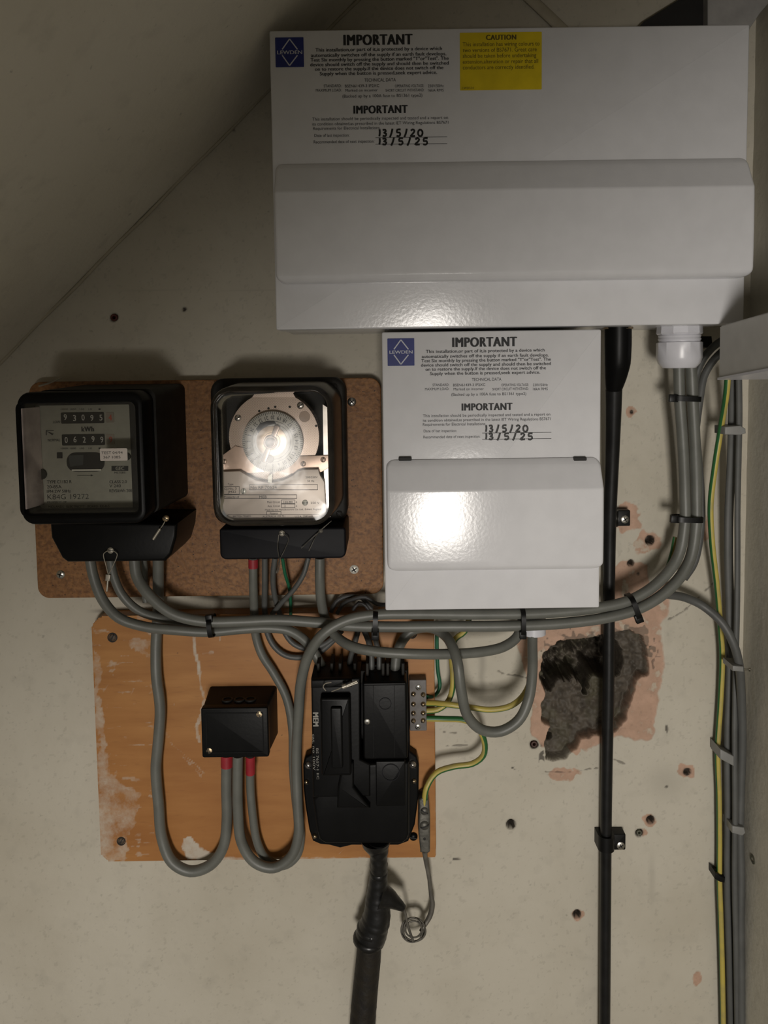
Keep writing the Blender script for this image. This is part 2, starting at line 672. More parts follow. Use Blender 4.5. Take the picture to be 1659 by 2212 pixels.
def lathe(bm, base, axis, prof, seg=24, mi=0):
    """prof: (distance along axis, radius)"""
    axis = Vector(axis).normalized()
    u = axis.orthogonal().normalized()
    v = axis.cross(u)
    loft(bm, [[base + axis * h + (u * math.cos(2 * math.pi * q / seg) + v * math.sin(2 * math.pi * q / seg)) * r for q in range(seg)] for h, r in prof], mi=mi)


def rod(bm, a, b, r, seg=10, mi=0):
    a, b = Vector(a), Vector(b)
    lathe(bm, a, b - a, [(0, r), ((b - a).length, r)], seg, mi)


OUT = Vector((0, -1, 0))


def screw(px, py, d, rpx, m, parent, kind='cross', ang=30, dome=0.35, name='screw', label=None):
    c = W(px, py, d)
    r = rpx * sc(d)
    bm = BM()
    lathe(bm, c, OUT, [(-0.002, r * 0.9), (0.0003, r), (r * dome * 0.6, r * 0.85), (r * dome, r * 0.5), (r * dome * 1.08, r * 0.05)], 20)
    a = math.radians(ang)
    for k in ((0, 1) if kind == 'cross' else (0,)):
        t = BM()
        w = r * (0.62 if kind == 'cross' else 0.92)
        box(t, -w, w, -r * dome * 1.15, r * dome * 0.2, -r * 0.13, r * 0.13)
        merge(bm, t, 1, Matrix.Translation(c) @ Matrix.Rotation(a + k * math.pi / 2, 4, 'Y'))
    return obj(name, bm, [m, M_dark], parent, 40, label)


# ---------------------------------------------------------------- text
_tc = {}


def glyphs(s, bold, heavy=0):
    k = (s, bold, heavy)
    if k in _tc:
        return _tc[k]
    cu = bpy.data.curves.new('t', 'FONT')
    cu.body = s
    cu.size = 1.0
    cu.resolution_u = 3
    cu.offset = bold
    cu.space_character = 1.12 if heavy > 0.05 else 1.0
    o = bpy.data.objects.new('t', cu)
    COL.objects.link(o)
    bpy.context.view_layer.update()
    ev = o.evaluated_get(bpy.context.evaluated_depsgraph_get())
    me = bpy.data.meshes.new_from_object(ev)
    vs = [(v.co.x, v.co.y) for v in me.vertices]
    fs = [tuple(p.vertices) for p in me.polygons]
    bpy.data.objects.remove(o)
    bpy.data.curves.remove(cu)
    bpy.data.meshes.remove(me)
    _tc[k] = (vs, fs)
    return _tc[k]


CAP = None


def text(bm, s, x0, x1, yc, h, d, bold=0.012, rot=0.0, mi=0, centre=None):
    """letters laid on the surface at depth d, x0..x1 wide, cap height h (photo pixels)"""
    global CAP
    if CAP is None:
        CAP = max(v[1] for v in glyphs('H', 0.0)[0])
    heavy = 0.10 if bold > 0.028 else (0.04 if bold >= 0.02 else (0.018 if bold > 0.009 else 0))
    vs, fs = glyphs(s, min(bold, 0.0), heavy)
    if not vs:
        return
    mnx = min(v[0] for v in vs)
    mxx = max(v[0] for v in vs)
    c = W(*(centre or ((x0 + x1) / 2, yc)), d)
    wd = (x1 - x0) * sc(d)
    kx = wd / (mxx - mnx)
    kz = h * sc(d) / CAP
    ca, sa = math.cos(math.radians(rot)), math.sin(math.radians(rot))
    offs = [(0, 0)]
    if heavy:
        wd2 = heavy * 0.5
        offs = [(-wd2, 0), (0, 0.2 * wd2), (wd2, 0)]
    for q_, (ox, oz) in enumerate(offs):
        nv = []
        for x, z in vs:
            X = (x - (mnx + mxx) / 2) * kx * (1 - 2 * heavy / (mxx - mnx)) + ox * kz
            Z = (z - CAP / 2) * kz + oz * kz
            nv.append(bm.verts.new((c.x + X * ca - Z * sa, c.y - q_ * 0.00001, c.z + X * sa + Z * ca)))
        for f in fs:
            try:
                q = bm.faces.new([nv[i] for i in f])
                q.material_index = mi
            except ValueError:
                pass


def line(bm, a, b, wpx, d, mi=0, th=0.0002):
    A, B = W(*a, d), W(*b, d)
    t = (B - A).normalized()
    n = t.cross(Vector((0, 1, 0))) * (wpx * sc(d) / 2)
    vs = [bm.verts.new(p) for p in (A + n, B + n, B - n, A - n)]
    vt = [bm.verts.new(p + OUT * th) for p in (A + n, B + n, B - n, A - n)]
    for f in (vs[::-1], vt):
        bm.faces.new(f).material_index = mi
    for i in range(4):
        bm.faces.new((vs[i], vs[(i + 1) % 4], vt[(i + 1) % 4], vt[i])).material_index = mi


def frame_rect(bm, x0, y0, x1, y1, w, d, mi=0):
    for a, b in (((x0, y0), (x1, y0)), ((x1, y0), (x1, y1)), ((x1, y1), (x0, y1)), ((x0, y1), (x0, y0))):
        line(bm, a, b, w, d, mi)


STROKES = {
    '0': [[(0.5, 1), (0.1, 0.75), (0.1, 0.25), (0.45, 0), (0.85, 0.2), (0.9, 0.7), (0.5, 1)]],
    '1': [[(0.5, 1), (0.45, 0)]],
    '2': [[(0.1, 0.8), (0.45, 1), (0.8, 0.8), (0.5, 0.4), (0.05, 0.02), (0.9, 0.05)]],
    '3': [[(0.1, 0.9), (0.6, 0.95), (0.7, 0.7), (0.35, 0.52), (0.8, 0.35), (0.6, 0.02), (0.1, 0.08)]],
    '5': [[(0.9, 1), (0.25, 0.95), (0.2, 0.55), (0.7, 0.55), (0.8, 0.2), (0.5, 0), (0.1, 0.08)]],
    '6': [[(0.75, 1), (0.2, 0.6), (0.15, 0.2), (0.5, 0), (0.8, 0.2), (0.6, 0.48), (0.2, 0.35)]],
    '/': [[(0.85, 1.1), (0.15, -0.15)]],
}


def hand(bm, s, xs, yb, h, w, d, r):
    for ch, x in zip(s, xs):
        for st in STROKES[ch]:
            P = [W(x + (q[0] - 0.5) * w * (0.7 if ch == '/' else 1), yb - q[1] * h, d) for q in st]
            if len(P) == 2:
                P.insert(1, (P[0] + P[1]) / 2 + Vector((0.0003, 0, 0)))
            tube(bm, P, r * sc(d), 8, 0.0012, flat=0.12)


# ================================================================= ROOM
def vnoise(x, y, seed=0):
    rng = np.random.RandomState(seed)
    tab = rng.rand(256, 256)
    xi, yi = np.floor(x).astype(int), np.floor(y).astype(int)
    fx, fy = x - xi, y - yi
    fx, fy = fx * fx * (3 - 2 * fx), fy * fy * (3 - 2 * fy)
    g = lambda a, b: tab[a % 256, b % 256]
    return (g(xi, yi) * (1 - fx) + g(xi + 1, yi) * fx) * (1 - fy) + (g(xi, yi + 1) * (1 - fx) + g(xi + 1, yi + 1) * fx) * fy


def fbm(x, y, seed=0, o=4):
    s = 0
    a = 0.5
    for k in range(o):
        s = s + a * vnoise(x * 2 ** k, y * 2 ** k, seed + k)
        a /= 2
    return s / (1 - 0.5 ** o)


def sdist(PX, PY, poly):
    """signed distance (pixels), negative inside, computed near the polygon only"""
    poly = np.array(poly, float)
    out = np.full(PX.shape, 1e3)
    pad = 45
    m = (PX > poly[:, 0].min() - pad) & (PX < poly[:, 0].max() + pad) & (PY > poly[:, 1].min() - pad) & (PY < poly[:, 1].max() + pad)
    x, y = PX[m], PY[m]
    dd = np.full(x.shape, 1e9)
    ins = np.zeros(x.shape, bool)
    for (ax, ay), (bx, by) in zip(poly, np.roll(poly, -1, 0)):
        ex, ey = bx - ax, by - ay
        t = np.clip(((x - ax) * ex + (y - ay) * ey) / (ex * ex + ey * ey + 1e-9), 0, 1)
        dd = np.minimum(dd, np.hypot(x - ax - t * ex, y - ay - t * ey))
        c = ((ay > y) != (by > y))
        with np.errstate(divide='ignore', invalid='ignore'):
            xi = ex * (y - ay) / (ey if abs(ey) > 1e-9 else 1e-9) + ax
        ins ^= c & (x < xi)
    out[m] = np.where(ins, -dd, dd)
    return out


def pdist(PX, PY, pts):
    dd = np.full(PX.shape, 1e9)
    for (ax, ay), (bx, by) in zip(pts, pts[1:]):
        ex, ey = bx - ax, by - ay
        t = np.clip(((PX - ax) * ex + (PY - ay) * ey) / (ex * ex + ey * ey + 1e-9), 0, 1)
        dd = np.minimum(dd, np.hypot(PX - ax - t * ex, PY - ay - t * ey))
    return dd


def sstep(v, a, b):
    t = np.clip((v - a) / (b - a), 0, 1)
    return t * t * (3 - 2 * t)


XR = W(1601, 1600, 0).x       # right-hand wall plane

HOLE = [(1190, 1399), (1212, 1386), (1247, 1384), (1276, 1379), (1300, 1375), (1327, 1367), (1362, 1360), (1388, 1377), (1397, 1395), (1399, 1422),
        (1405, 1442), (1399, 1461), (1376, 1471), (1374, 1492), (1366, 1516), (1356, 1545), (1345, 1570), (1327, 1582), (1300, 1590), (1280, 1592),
        (1255, 1598), (1251, 1612), (1235, 1627), (1222, 1639), (1194, 1645), (1177, 1641), (1179, 1604), (1181, 1582), (1188, 1572), (1171, 1561),
        (1170, 1520), (1179, 1500), (1175, 1485), (1165, 1467), (1169, 1438), (1175, 1416)]
DEEP = [(1185, 1402), (1215, 1390), (1300, 1388), (1335, 1392), (1352, 1420), (1350, 1450), (1330, 1475), (1290, 1478), (1270, 1500), (1250, 1480), (1190, 1500), (1172, 1460)]
PINK = [(1122, 1352), (1180, 1345), (1298, 1340), (1312, 1300), (1325, 1228), (1345, 1210), (1398, 1222), (1402, 1262), (1440, 1240), (1452, 1262), (1446, 1320),
        (1428, 1350), (1428, 1400), (1434, 1450), (1424, 1520), (1408, 1596), (1370, 1600), (1335, 1592), (1300, 1606), (1262, 1625), (1250, 1618), (1200, 1606), (1170, 1618), (1150, 1590), (1146, 1520),
        (1128, 1440), (1118, 1390)]
SPOTS = [((1356, 1118), 27, 34), ((1365, 889), 12, 11), ((1400, 1172), 30, 24), ((1360, 1265), 40, 32), ((1482, 1665), 17, 15), ((1404, 1772), 15, 14), ((1506, 2117), 9, 17),
         ((1215, 1672), 34, 16), ((1248, 1976), 14, 12), ((1520, 1140), 14, 26), ((1390, 1798), 10, 8), ((1240, 1615), 20, 14)]
DRILL = [((1404, 1167), 10, 16), ((1363, 1217), 7, 12), ((1154, 1608), 9, 10), ((1104, 1781), 10, 18), ((1405, 1771), 9, 16), ((1381, 1799), 8, 12), ((1246, 1975), 9, 12),
         ((1484, 1667), 8, 8), ((246, 686), 8, 8), ((1365, 890), 3.5, 5), ((398, 668), 4, 3)]
CRACKS = [[(1445, 1338), (1475, 1322), (1500, 1300), (1540, 1262)], [(1400, 1400), (1425, 1385), (1422, 1410), (1410, 1430), (1412, 1445)],
          [(1075, 1450), (1095, 1458), (1120, 1460), (1140, 1465)], [(1180, 1668), (1240, 1668), (1300, 1658)], [(1325, 1640), (1350, 1650)],
          [(960, 1582), (985, 1585)], [(965, 1612), (1010, 1610)], [(945, 1848), (960, 1856)], [(505, 280), (520, 300)]]
SCUFF = [((978, 1858), 22, 9), ((1170, 1640), 8, 40), ((1440, 1575), 5, 12), ((1108, 1660), 10, 5), ((1440, 1700), 5, 4), ((1380, 1240), 6, 4)]


def build_wall():
    ha, hb = W(1118, 1340, 0).x, W(1420, 1340, 0).x
    za, zb = W(1300, 1680, 0).z, W(1300, 1345, 0).z
    xs = np.concatenate([[-1.1, -0.8, -0.6], np.arange(-0.45, ha - 0.0004, 0.0013), np.arange(ha, hb, 0.0007), np.arange(hb, XR - 0.0008, 0.0013), [XR + 0.001]])
    zs = np.concatenate([np.arange(0.0, 0.49, 0.08), np.arange(0.52, za - 0.0004, 0.0013), np.arange(za, zb, 0.0007), np.arange(zb, 1.78, 0.0013), [1.85, 2.0, 2.3]])
    X, Z = np.meshgrid(xs, zs)
    PX, PY = proj(X, np.zeros_like(X), Z)
    n1 = fbm(PX / 14, PY / 14, 3, 2) - 0.5
    n2 = fbm(PX / 34, PY / 34, 11, 2) - 0.5
    n3 = fbm(PX / 7, PY / 7, 23, 1) - 0.5
    sh = sdist(PX, PY, HOLE) + n1 * 9
    sd_ = sdist(PX, PY, DEEP) + n1 * 26
    sp = sdist(PX, PY, PINK) + n1 * 9 + n2 * 14
    hole = sstep(-sh, -1, 4)
    deep = sstep(-sd_, -3, 7)
    y = hole * (0.011 + (n2 + 0.5) * 0.008 + n1 * 0.006 + n3 * 0.0015) + hole * deep * (0.052 + np.round((n1 + n2) * 5) / 5 * 0.022 + n1 * 0.012 + n3 * 0.002)
    y += sstep(-(np.hypot((PX - 1342), (PY - 1437) * 0.6) - 16), 0, 8) * 0.03 * hole
    y += sstep(-(np.hypot((PX - 1192), (PY - 1606)) - 10), 0, 5) * 0.015 * hole
    pink = sstep(-sp, -1.5, 2.5)
    # plaster skim edge: pink undercoat lies just below the paint
    y += pink * 0.0007
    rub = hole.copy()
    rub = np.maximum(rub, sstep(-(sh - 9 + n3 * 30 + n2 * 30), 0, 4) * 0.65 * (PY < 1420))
    for (c, rx, ry) in SPOTS:
        q = np.hypot((PX - c[0]) / rx, (PY - c[1]) / ry) + n1 * 0.9
        pink = np.maximum(pink, sstep(-q, -1.05, -0.92))
    dirt_shade = np.zeros_like(PX)
    for (c, r, dp) in DRILL:
        q = np.hypot(PX - c[0], PY - c[1]) + n3 * 1.5
        k = sstep(-q, -r, -r + 3)
        y += k * dp * 0.001
        dirt_shade = np.maximum(dirt_shade, sstep(-q, -r - 1.5, -r + 0.5) * 0.97)  # shade inside the drill hole, painted in as near-black colour
        ringm = sstep(-np.abs(q - r - 1.5), -2.5, 0)
        dirt_shade = np.maximum(dirt_shade, ringm * 0.25)
    for c in CRACKS:
        q = pdist(PX, PY, c) + n3 * 5
        dirt_shade = np.maximum(dirt_shade, sstep(-q, -1.7, -0.3) * 0.6)
        y += sstep(-q, -1.7, -0.3) * 0.0008
    for (c, rx, ry) in SCUFF:
        q = np.hypot((PX - c[0]) / rx, (PY - c[1]) / ry)
        dirt_shade = np.maximum(dirt_shade, sstep(-q, -1, -0.5) * sstep(n3, 0.02, 0.12) * 0.85)
    # long faint smears, pencil marks, and last a painted shadow strip
    dirt_shade = np.maximum(dirt_shade, sstep(-np.hypot((PX - 1440) / 70, (PY - 1690) / 60), -1, 0) * 0.16)
    dirt_shade = np.maximum(dirt_shade, sstep(-np.hypot((PX - 1408) / 12, (PY - 1900) / 90), -1, 0) * 0.14)
    dirt_shade = np.maximum(dirt_shade, sstep(-np.abs(PX - 1040 + n2 * 10), -14, 0) * sstep(PY, 1390, 1420) * sstep(-PY, -1520, -1480) * 0.3)
    dirt_shade = np.maximum(dirt_shade, sstep(-np.abs(PY - 1322 + n2 * 8), -7, 0) * sstep(PX, 180, 230) * sstep(-PX, -830, -800) * 0.6)  # shadow in the gap between the two boards, painted into the wall colour
    # seam of an old patch above the meters
    dirt_shade = np.maximum(dirt_shade, sstep(-np.abs(PY - 627), -1.6, 0) * (PX > 235) * (PX < 600) * 0.12)
    dirt_shade = np.maximum(dirt_shade, (fbm(PX / 7, PY / 7, 77, 3) > 0.74) * 0.12)
    y += (fbm(PX / 60, PY / 60, 5, 3) - 0.5) * 0.0016 + 0.0002
    y = np.maximum(y, -0.0006)
    ny, nx = X.shape
    co = np.stack([X, y, Z], -1).reshape(-1, 3)
    idx = np.arange(ny * nx).reshape(ny, nx)
    quads = np.stack([idx[:-1, :-1], idx[:-1, 1:], idx[1:, 1:], idx[1:, :-1]], -1).reshape(-1, 4)
    me = bpy.data.meshes.new('wall_back')
    me.vertices.add(len(co))
    me.vertices.foreach_set('co', co.ravel())
    me.loops.add(quads.size)
    me.loops.foreach_set('vertex_index', quads.ravel())
    me.polygons.add(len(quads))
    me.polygons.foreach_set('loop_start', np.arange(0, quads.size, 4))
    me.polygons.foreach_set('loop_total', np.full(len(quads), 4))
    me.update(calc_edges=True)
    for nm, a in (('pink', pink), ('rubble', rub), ('dirt_shade', dirt_shade)):
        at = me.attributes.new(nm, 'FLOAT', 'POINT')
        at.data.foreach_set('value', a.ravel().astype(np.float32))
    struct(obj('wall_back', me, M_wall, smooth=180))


build_wall()

bm = BM()
box(bm, XR, XR + 0.06, -1.1, 0.05, 0, 2.3)
struct(obj('wall_right', bm, M_wallr))
bm = BM()
box(bm, -1.1, XR, -1.1, 0.02, -0.05, -0.001)
struct(obj('floor', bm, mat('concrete_floor', (0.25, 0.23, 0.20), 0.7)))
# sloping soffit of the stairs
A, B = W(0, 780, 0), W(770, 0, 0)
dv = (B - A)
dv.y = 0
dv.normalize()
nv = Vector((-dv.z, 0, dv.x))
p0 = A - dv * (A.z / dv.z)
p1 = A + dv * ((2.3 - A.z) / dv.z)
bm = BM()
n = 160
cols = []
for k in range(n + 1):
    p = p0 + (p1 - p0) * k / n
    row = []
    for j, yy in enumerate(np.linspace(0.0, -1.1, 40)):
        w = (math.sin(k * 0.33 + j * 0.2) + math.sin(k * 0.11 - j * 0.37)) * 0.0007 + random.uniform(-0.0001, 0.0001)
        row.append(p + nv * w + Vector((0, yy, 0)))
    cols.append(row)
V = [[bm.verts.new(q) for q in r] for r in cols]
for a, b in zip(V, V[1:]):
    for i in range(39):
        bm.faces.new((a[i], a[i + 1], b[i + 1], b[i]))
T = [[bm.verts.new(q + nv * 0.03) for q in (r[0], r[-1])] for r in (cols[0], cols[-1])]
bm.faces.new((T[0][0], T[0][1], T[1][1], T[1][0]))
struct(obj('ceiling', bm, M_soffit, smooth=180))
# paint bead in the corner between soffit and wall
bm = BM()
tube(bm, [p0 + dv * t + OUT * 0.001 - nv * (0.0016 + 0.0005 * math.sin(t * 60)) for t in np.arange(0.3, (p1 - p0).length - 0.1, 0.01)], 0.0017, 8, 0.01)
struct(obj('trim_1', bm, M_cream))
# unseen sloped board added behind the camera to shade the upper left
bm = BM()
H0, H1 = 1.06, 1.75
prism(bm, [(-1.0, H0 - 0.52), (-0.2, H0 - 0.10), (XR + 0.06, H0 + 0.35), (XR + 0.06, XR + 0.06 + H1), (-1.0, -1.0 + H1)], 1.1, 1.14)
struct(obj('shade_board', bm, M_wallr))

# ================================================================= BOARDS
x0, x1, z0, z1 = R4((62, 815), (824, 826), (828, 1284), (80, 1292), 0.018)
bm = BM()
prism(bm, rr(x0, x1, z0, z1, 0.012, 8), 0.0, 0.018, 0.0012)
chip = thing('chipboard_panel', 'brown chipboard panel with rounded corners behind the two black meters', 'board', ((x0 + x1) / 2, 0, z0))
obj('board', bm, M_chip, chip, 30)
screw(131, 1241, 0.018, 9.5, M_zinc, chip, ang=20, label='zinc cross-head screw')
screw(760, 868, 0.018, 9.5, M_zinc, chip, ang=50, label='zinc cross-head screw')
screw(765, 1230, 0.018, 10, M_whitescrew, chip, ang=60, label='pale cross-head screw')
CHIPBOX = (x0, x1, z0, z1)

# lower board with a dense front face carrying the paint smears
x0, x1, z0, z1 = R4((200, 1330), (940, 1322), (940, 1852), (214, 1862), 0.018)
PLYBOX = (x0, x1, z0, z1)
ply = thing('plywood_board', 'orange varnished plywood board smeared with white paint below the chipboard', 'board', ((x0 + x1) / 2, 0, z0))
bm = BM()
prism(bm, rr(x0, x1, z0, z1, (0.016, 0.003, 0.003, 0.013), 8), 0.0, 0.018, 0.0012)
bmesh.ops.recalc_face_normals(bm, faces=bm.faces[:])
cut = [f for f in bm.faces if f.normal.y < -0.9 and len(f.verts) > 10]
bmesh.ops.delete(bm, geom=cut, context='FACES_ONLY')
edge = [e for e in bm.edges if e.is_boundary]
for e in edge:
    e.verts[0].co.y = e.verts[1].co.y = -0.018
t = BM()
xs, zs = np.arange(x0 + 0.0004, x1, 0.0018), np.arange(z0 + 0.0004, z1, 0.0018)
out_ = rr(x0, x1, z0, z1, (0.016, 0.003, 0.003, 0.013), 8)
X, Z = np.meshgrid(xs, zs)
PX, PY = proj(X, np.full_like(X, -0.0181), Z)
g1 = fbm(PX / 12, PY / 12, 41) - 0.5
g2 = fbm(PX / 40, PY / 25, 43) - 0.5
g4 = fbm(PX / 5, PY / 60, 47) - 0.5
pt = np.zeros_like(PX)


def blot(poly, k=1.0, a=8):
    global pt
    pt = np.maximum(pt, sstep(-(sdist(PX, PY, poly) + g1 * a * 2 + g2 * a), -2, 3) * k)


blot([(200, 1380), (222, 1430), (215, 1500), (222, 1600), (250, 1680), (302, 1712), (300, 1760), (282, 1790), (270, 1862), (210, 1862), (205, 1600)], 0.62, 12)
blot([(208, 1500), (222, 1500), (232, 1660), (245, 1800), (255, 1862), (212, 1862)], 0.75, 8)
blot([(270, 1380), (330, 1370), (325, 1420), (290, 1410)], 0.55, 14)
blot([(325, 1376), (340, 1376), (338, 1440), (325, 1420)], 0.6, 10)
blot([(395, 1812), (412, 1806), (440, 1835), (470, 1842), (455, 1862), (405, 1858), (392, 1830)], 1.2, 7)
blot([(450, 1850), (940, 1852), (940, 1862), (450, 1862)], 0.8, 3)
dr = pdist(PX, PY, [(418, 1376), (422, 1410), (430, 1440), (433, 1480), (442, 1510), (436, 1540), (425, 1570), (430, 1600)]) + g1 * 4
pt = np.maximum(pt, sstep(-dr, -5, -3) * 0.9)
for q in ([(440, 1412), (462, 1408)], [(362, 1490), (378, 1524)], [(368, 1604), (400, 1630), (440, 1670)], [(395, 1635), (420, 1660), (446, 1690)], [(730, 1846), (760, 1822)],
          [(375, 1640), (378, 1652)], [(475, 1376), (475, 1384)], [(218, 1500), (240, 1470), (250, 1440)], [(282, 1500), (290, 1486)]):
    pt = np.maximum(pt, sstep(-(pdist(PX, PY, q) + g1 * 9), -3, -0.5) * 0.6)
pt = np.maximum(pt, sstep(fbm(PX / 30, PY / 8, 51), 0.60, 0.72) * 0.6 * sstep(-PX, -420, -300))
me = bpy.data.meshes.new('board_face')
co = np.stack([X, np.full_like(X, -0.01815), Z], -1).reshape(-1, 3)
ny, nx = X.shape
idx = np.arange(ny * nx).reshape(ny, nx)
qd = np.stack([idx[:-1, :-1], idx[:-1, 1:], idx[1:, 1:], idx[1:, :-1]], -1).reshape(-1, 4)
# drop quads outside the rounded outline
cx_, cz_ = X.ravel()[qd].mean(1), Z.ravel()[qd].mean(1)
keep = sdist(cx_ * 1e3, cz_ * 1e3, [(a * 1e3, b * 1e3) for a, b in out_]) < -0.2
qd = qd[keep]
me.vertices.add(len(co))
me.vertices.foreach_set('co', co.ravel())
me.loops.add(qd.size)
me.loops.foreach_set('vertex_index', qd.ravel())
me.polygons.add(len(qd))
me.polygons.foreach_set('loop_start', np.arange(0, qd.size, 4))
me.polygons.foreach_set('loop_total', np.full(len(qd), 4))
me.update(calc_edges=True)
at = me.attributes.new('paint', 'FLOAT', 'POINT')
at.data.foreach_set('value', pt.ravel().astype(np.float32))
t.free()
# put edge body and face in one mesh
pl = bm.verts.layers.float.new('paint')
f0 = bmesh.ops.contextual_create(bm, geom=[e for e in bm.edges if e.is_boundary])
for v in bm.verts:
    v[pl] = 0.35
b2 = BM()
b2.from_mesh(me)
mp = {}
pl2 = b2.verts.layers.float['paint']
for v in b2.verts:
    if v.link_faces:
        nv_ = bm.verts.new(v.co)
        nv_[pl] = v[pl2]
        mp[v] = nv_
for f in b2.faces:
    bm.faces.new([mp[v] for v in f.verts])
b2.free()
bpy.data.meshes.remove(me)
o = obj('board', bm, M_ply, ply)
for p_ in ((243, 1377, 11), (262, 1817, 10), (890, 1369, 11)):
    c = W(p_[0], p_[1], 0.0182)
    b3 = BM()
    ring(b3, [(c.x + math.cos(a) * p_[2] * sc(.018), c.z + math.sin(a) * p_[2] * sc(.018)) for a in np.linspace(0, 6.283, 21)[:-1]],
         [(c.x + math.cos(a) * p_[2] * .8 * sc(.018), c.z + math.sin(a) * p_[2] * .8 * sc(.018)) for a in np.linspace(0, 6.283, 21)[:-1]], 0.0175, 0.0187)
    obj('screw_hole', b3, M_dark, ply, label='dark countersunk ring')
    screw(p_[0], p_[1], 0.0185, p_[2] * 0.75, mat('rusty_screw', (0.10, 0.075, 0.055), 0.6, 0.5, var=0.3, vscale=300), ply, kind='slot', ang=120, label='rusty slotted screw')
screw(893, 1807, 0.019, 9.5, M_black, ply, kind='slot', ang=10, dome=0.6, name='screw', label='black round-headed screw')


# ================================================================= CONSUMER UNITS
def loft_rows(bm, rows, re=0.002):
    """rows: (z, xl, xr, dfront, dback)"""
    L = []
    for z, xl, xr, df, db in rows:
        r = min(re, max(0.0002, (df - db) * 0.9))
        pts = [(xl, -db, z)]
        for k in range(5):
            a = math.pi / 2 * k / 4
            pts.append((xl + r * (1 - math.cos(a)), -(df - r + r * math.sin(a)), z))
        for k in range(5):
            a = math.pi / 2 * (1 - k / 4)
            pts.append((xr - r * (1 - math.cos(a)), -(df - r + r * math.sin(a)), z))
        pts.append((xr, -db, z))
        L.append(pts)
    loft(bm, L)


def lid(bm, x0, x1, z0, z1, zc, d0, dtop, dmax, rt, rb):
    rows = []
    zs = sorted(set(list(np.linspace(z0, z1, 40)) + [z0 + rb * t for t in (0.02, 0.1, 0.25, 0.5, 0.75)] + [z1 - rt * t for t in (0.02, 0.1, 0.25, 0.5, 0.75)] + [zc, zc - 0.0015, zc + 0.0015]))
    for z in zs:
        if z > zc:
            df = dtop + (dmax - dtop) * (1 - (z - zc) / (z1 - zc))
        else:
            df = dmax + 0.0006 * math.sin(math.pi * (z - z0) / (zc - z0))
        e0, e1 = z - z0, z1 - z
        w = 0
        if e0 < rb:
            w = rb - math.sqrt(max(0, rb * rb - (rb - e0) ** 2))
            df -= 0.004 * (1 - e0 / rb) ** 2.5
        if e1 < rt:
            w = rt - math.sqrt(max(0, rt * rt - (rt - e1) ** 2))
            df -= 0.0015 * (1 - e1 / rt) ** 2
        rows.append((z, x0 + w, x1 - w, df, d0))
    loft_rows(bm, rows, 0.003)


def notice(X, Y, HX, d, parent, pen_dy=0.0, k=1.0):
    bm = BM()
    ox, oy = X(0) - X(0), 0

    def tx(s, a, b, y, h, bold=0.012):
        text(bm, s, X(a), X(b), Y(y), h * k, d, bold)
    tx('IMPORTANT', 743, 890, 85.7, 21, 0.045)
    L = [('This installation,or part of it,is protected by a device which', 685, 951, 106), ('automatically switches off the supply if an earth fault develops.', 676, 960, 117.5),
         ('Test Six monthly by pressing the button marked "T"or"Test". The', 675, 965, 127.5), ('device should switch off the supply and should then be switched', 674, 965, 137.6),
         ('on to restore the supply.If the device does not switch off the', 684, 954, 147.4), ('Supply when the button is pressed,seek expert advice.', 694, 941, 157.5)]
    for s, a, b, y in L:
        tx(s, a, b, y, 7, 0.02)
    tx('TECHNICAL DATA', 788, 854, 172.6, 6.5, 0.006)
    for s, a, b, y in (('STANDARD:', 700, 737, 185.4), ('BSEN61439-3 IP2XC', 746, 818, 185.4), ('OPERATING VOLTAGE:', 854, 915, 185.4), ('230V/50Hz', 925, 958, 185.4),
                       ('MAXIMUM LOAD:', 683, 737, 194.8), ('Marked on incomer', 747, 815, 194.8), ('SHORT CIRCUIT WITHSTAND:', 834, 915, 194.8), ('16kA RMS', 925, 958, 194.8)):
        tx(s, a, b, y, 5.6, 0.0)
    tx('(Backed up by a 100A fuse to BS1361 type2)', 742, 910, 206.6, 6.2, 0.008)
    tx('IMPORTANT', 764, 880, 236.3, 16, 0.045)
    for s, a, b, y in (('This installation should be periodically inspected and tested and a report on', 678, 964, 255.4),
                       ('its condition obtained,as prescribed in the latest IET Wiring Regulations BS7671', 678, 965, 266),
                       ('Requirements for Electrical Installations.', 678, 820, 276.6), ('Date of last inspection:', 680, 754, 292.2), ('Recommended date of next inspection:', 679, 807, 305.8)):
        tx(s, a, b, y, 6.2, 0.004)
    for y in (296.5, 311):
        line(bm, (X(811), Y(y + .8)), (X(966), Y(y - .8)), 0.9, d, th=0.00005)
    obj('printed_notice', bm, M_ink, parent, label='black printed notice headed IMPORTANT')
    bm = BM()
    hand(bm, '13/5/20', [X(v) for v in (820, 831, 845, 861, 876, 892, 908)], Y(294.5), 15 * k, 11, d, 2.0)
    hand(bm, '13/5/25', [X(v) for v in (820, 831, 848, 866, 883, 902, 919)], Y(312.5), 14 * k, 12, d, 2.0)
    obj('handwritten_dates', bm, M_pen, parent, 60, label='dates 13/5/20 and 13/5/25 in black marker')


def badge(x0, y0, x1, y1, d, parent):
    bm = BM()
    a = R4((x0, y0), (x1, y0), (x1, y1), (x0, y1), d)
    prism(bm, rr(*a, 0.0004, 2), d, d + 0.0003)
    b = obj('maker_badge', bm, M_blue, parent, label='dark blue square badge')
    bm = BM()
    w, h = x1 - x0, y1 - y0
    D2 = d + 0.0005
    P = lambda u, v: (x0 + u * w, y0 + v * h)
    for s in (((0.24, 0.40), (0.5, 0.05)), ((0.5, 0.05), (0.78, 0.40)), ((0.24, 0.60), (0.5, 0.95)), ((0.5, 0.95), (0.78, 0.60))):
        line(bm, P(*s[0]), P(*s[1]), 2.4, D2, th=0.0001)
    text(bm, 'LEWDEN', x0 + 0.07 * w, x0 + 0.94 * w, y0 + 0.5 * h, 0.115 * h, D2 + 0.0001, 0.02)
    obj('badge_lettering', bm, M_whiteink, b, label='white diamond and lettering')


DF = 0.107
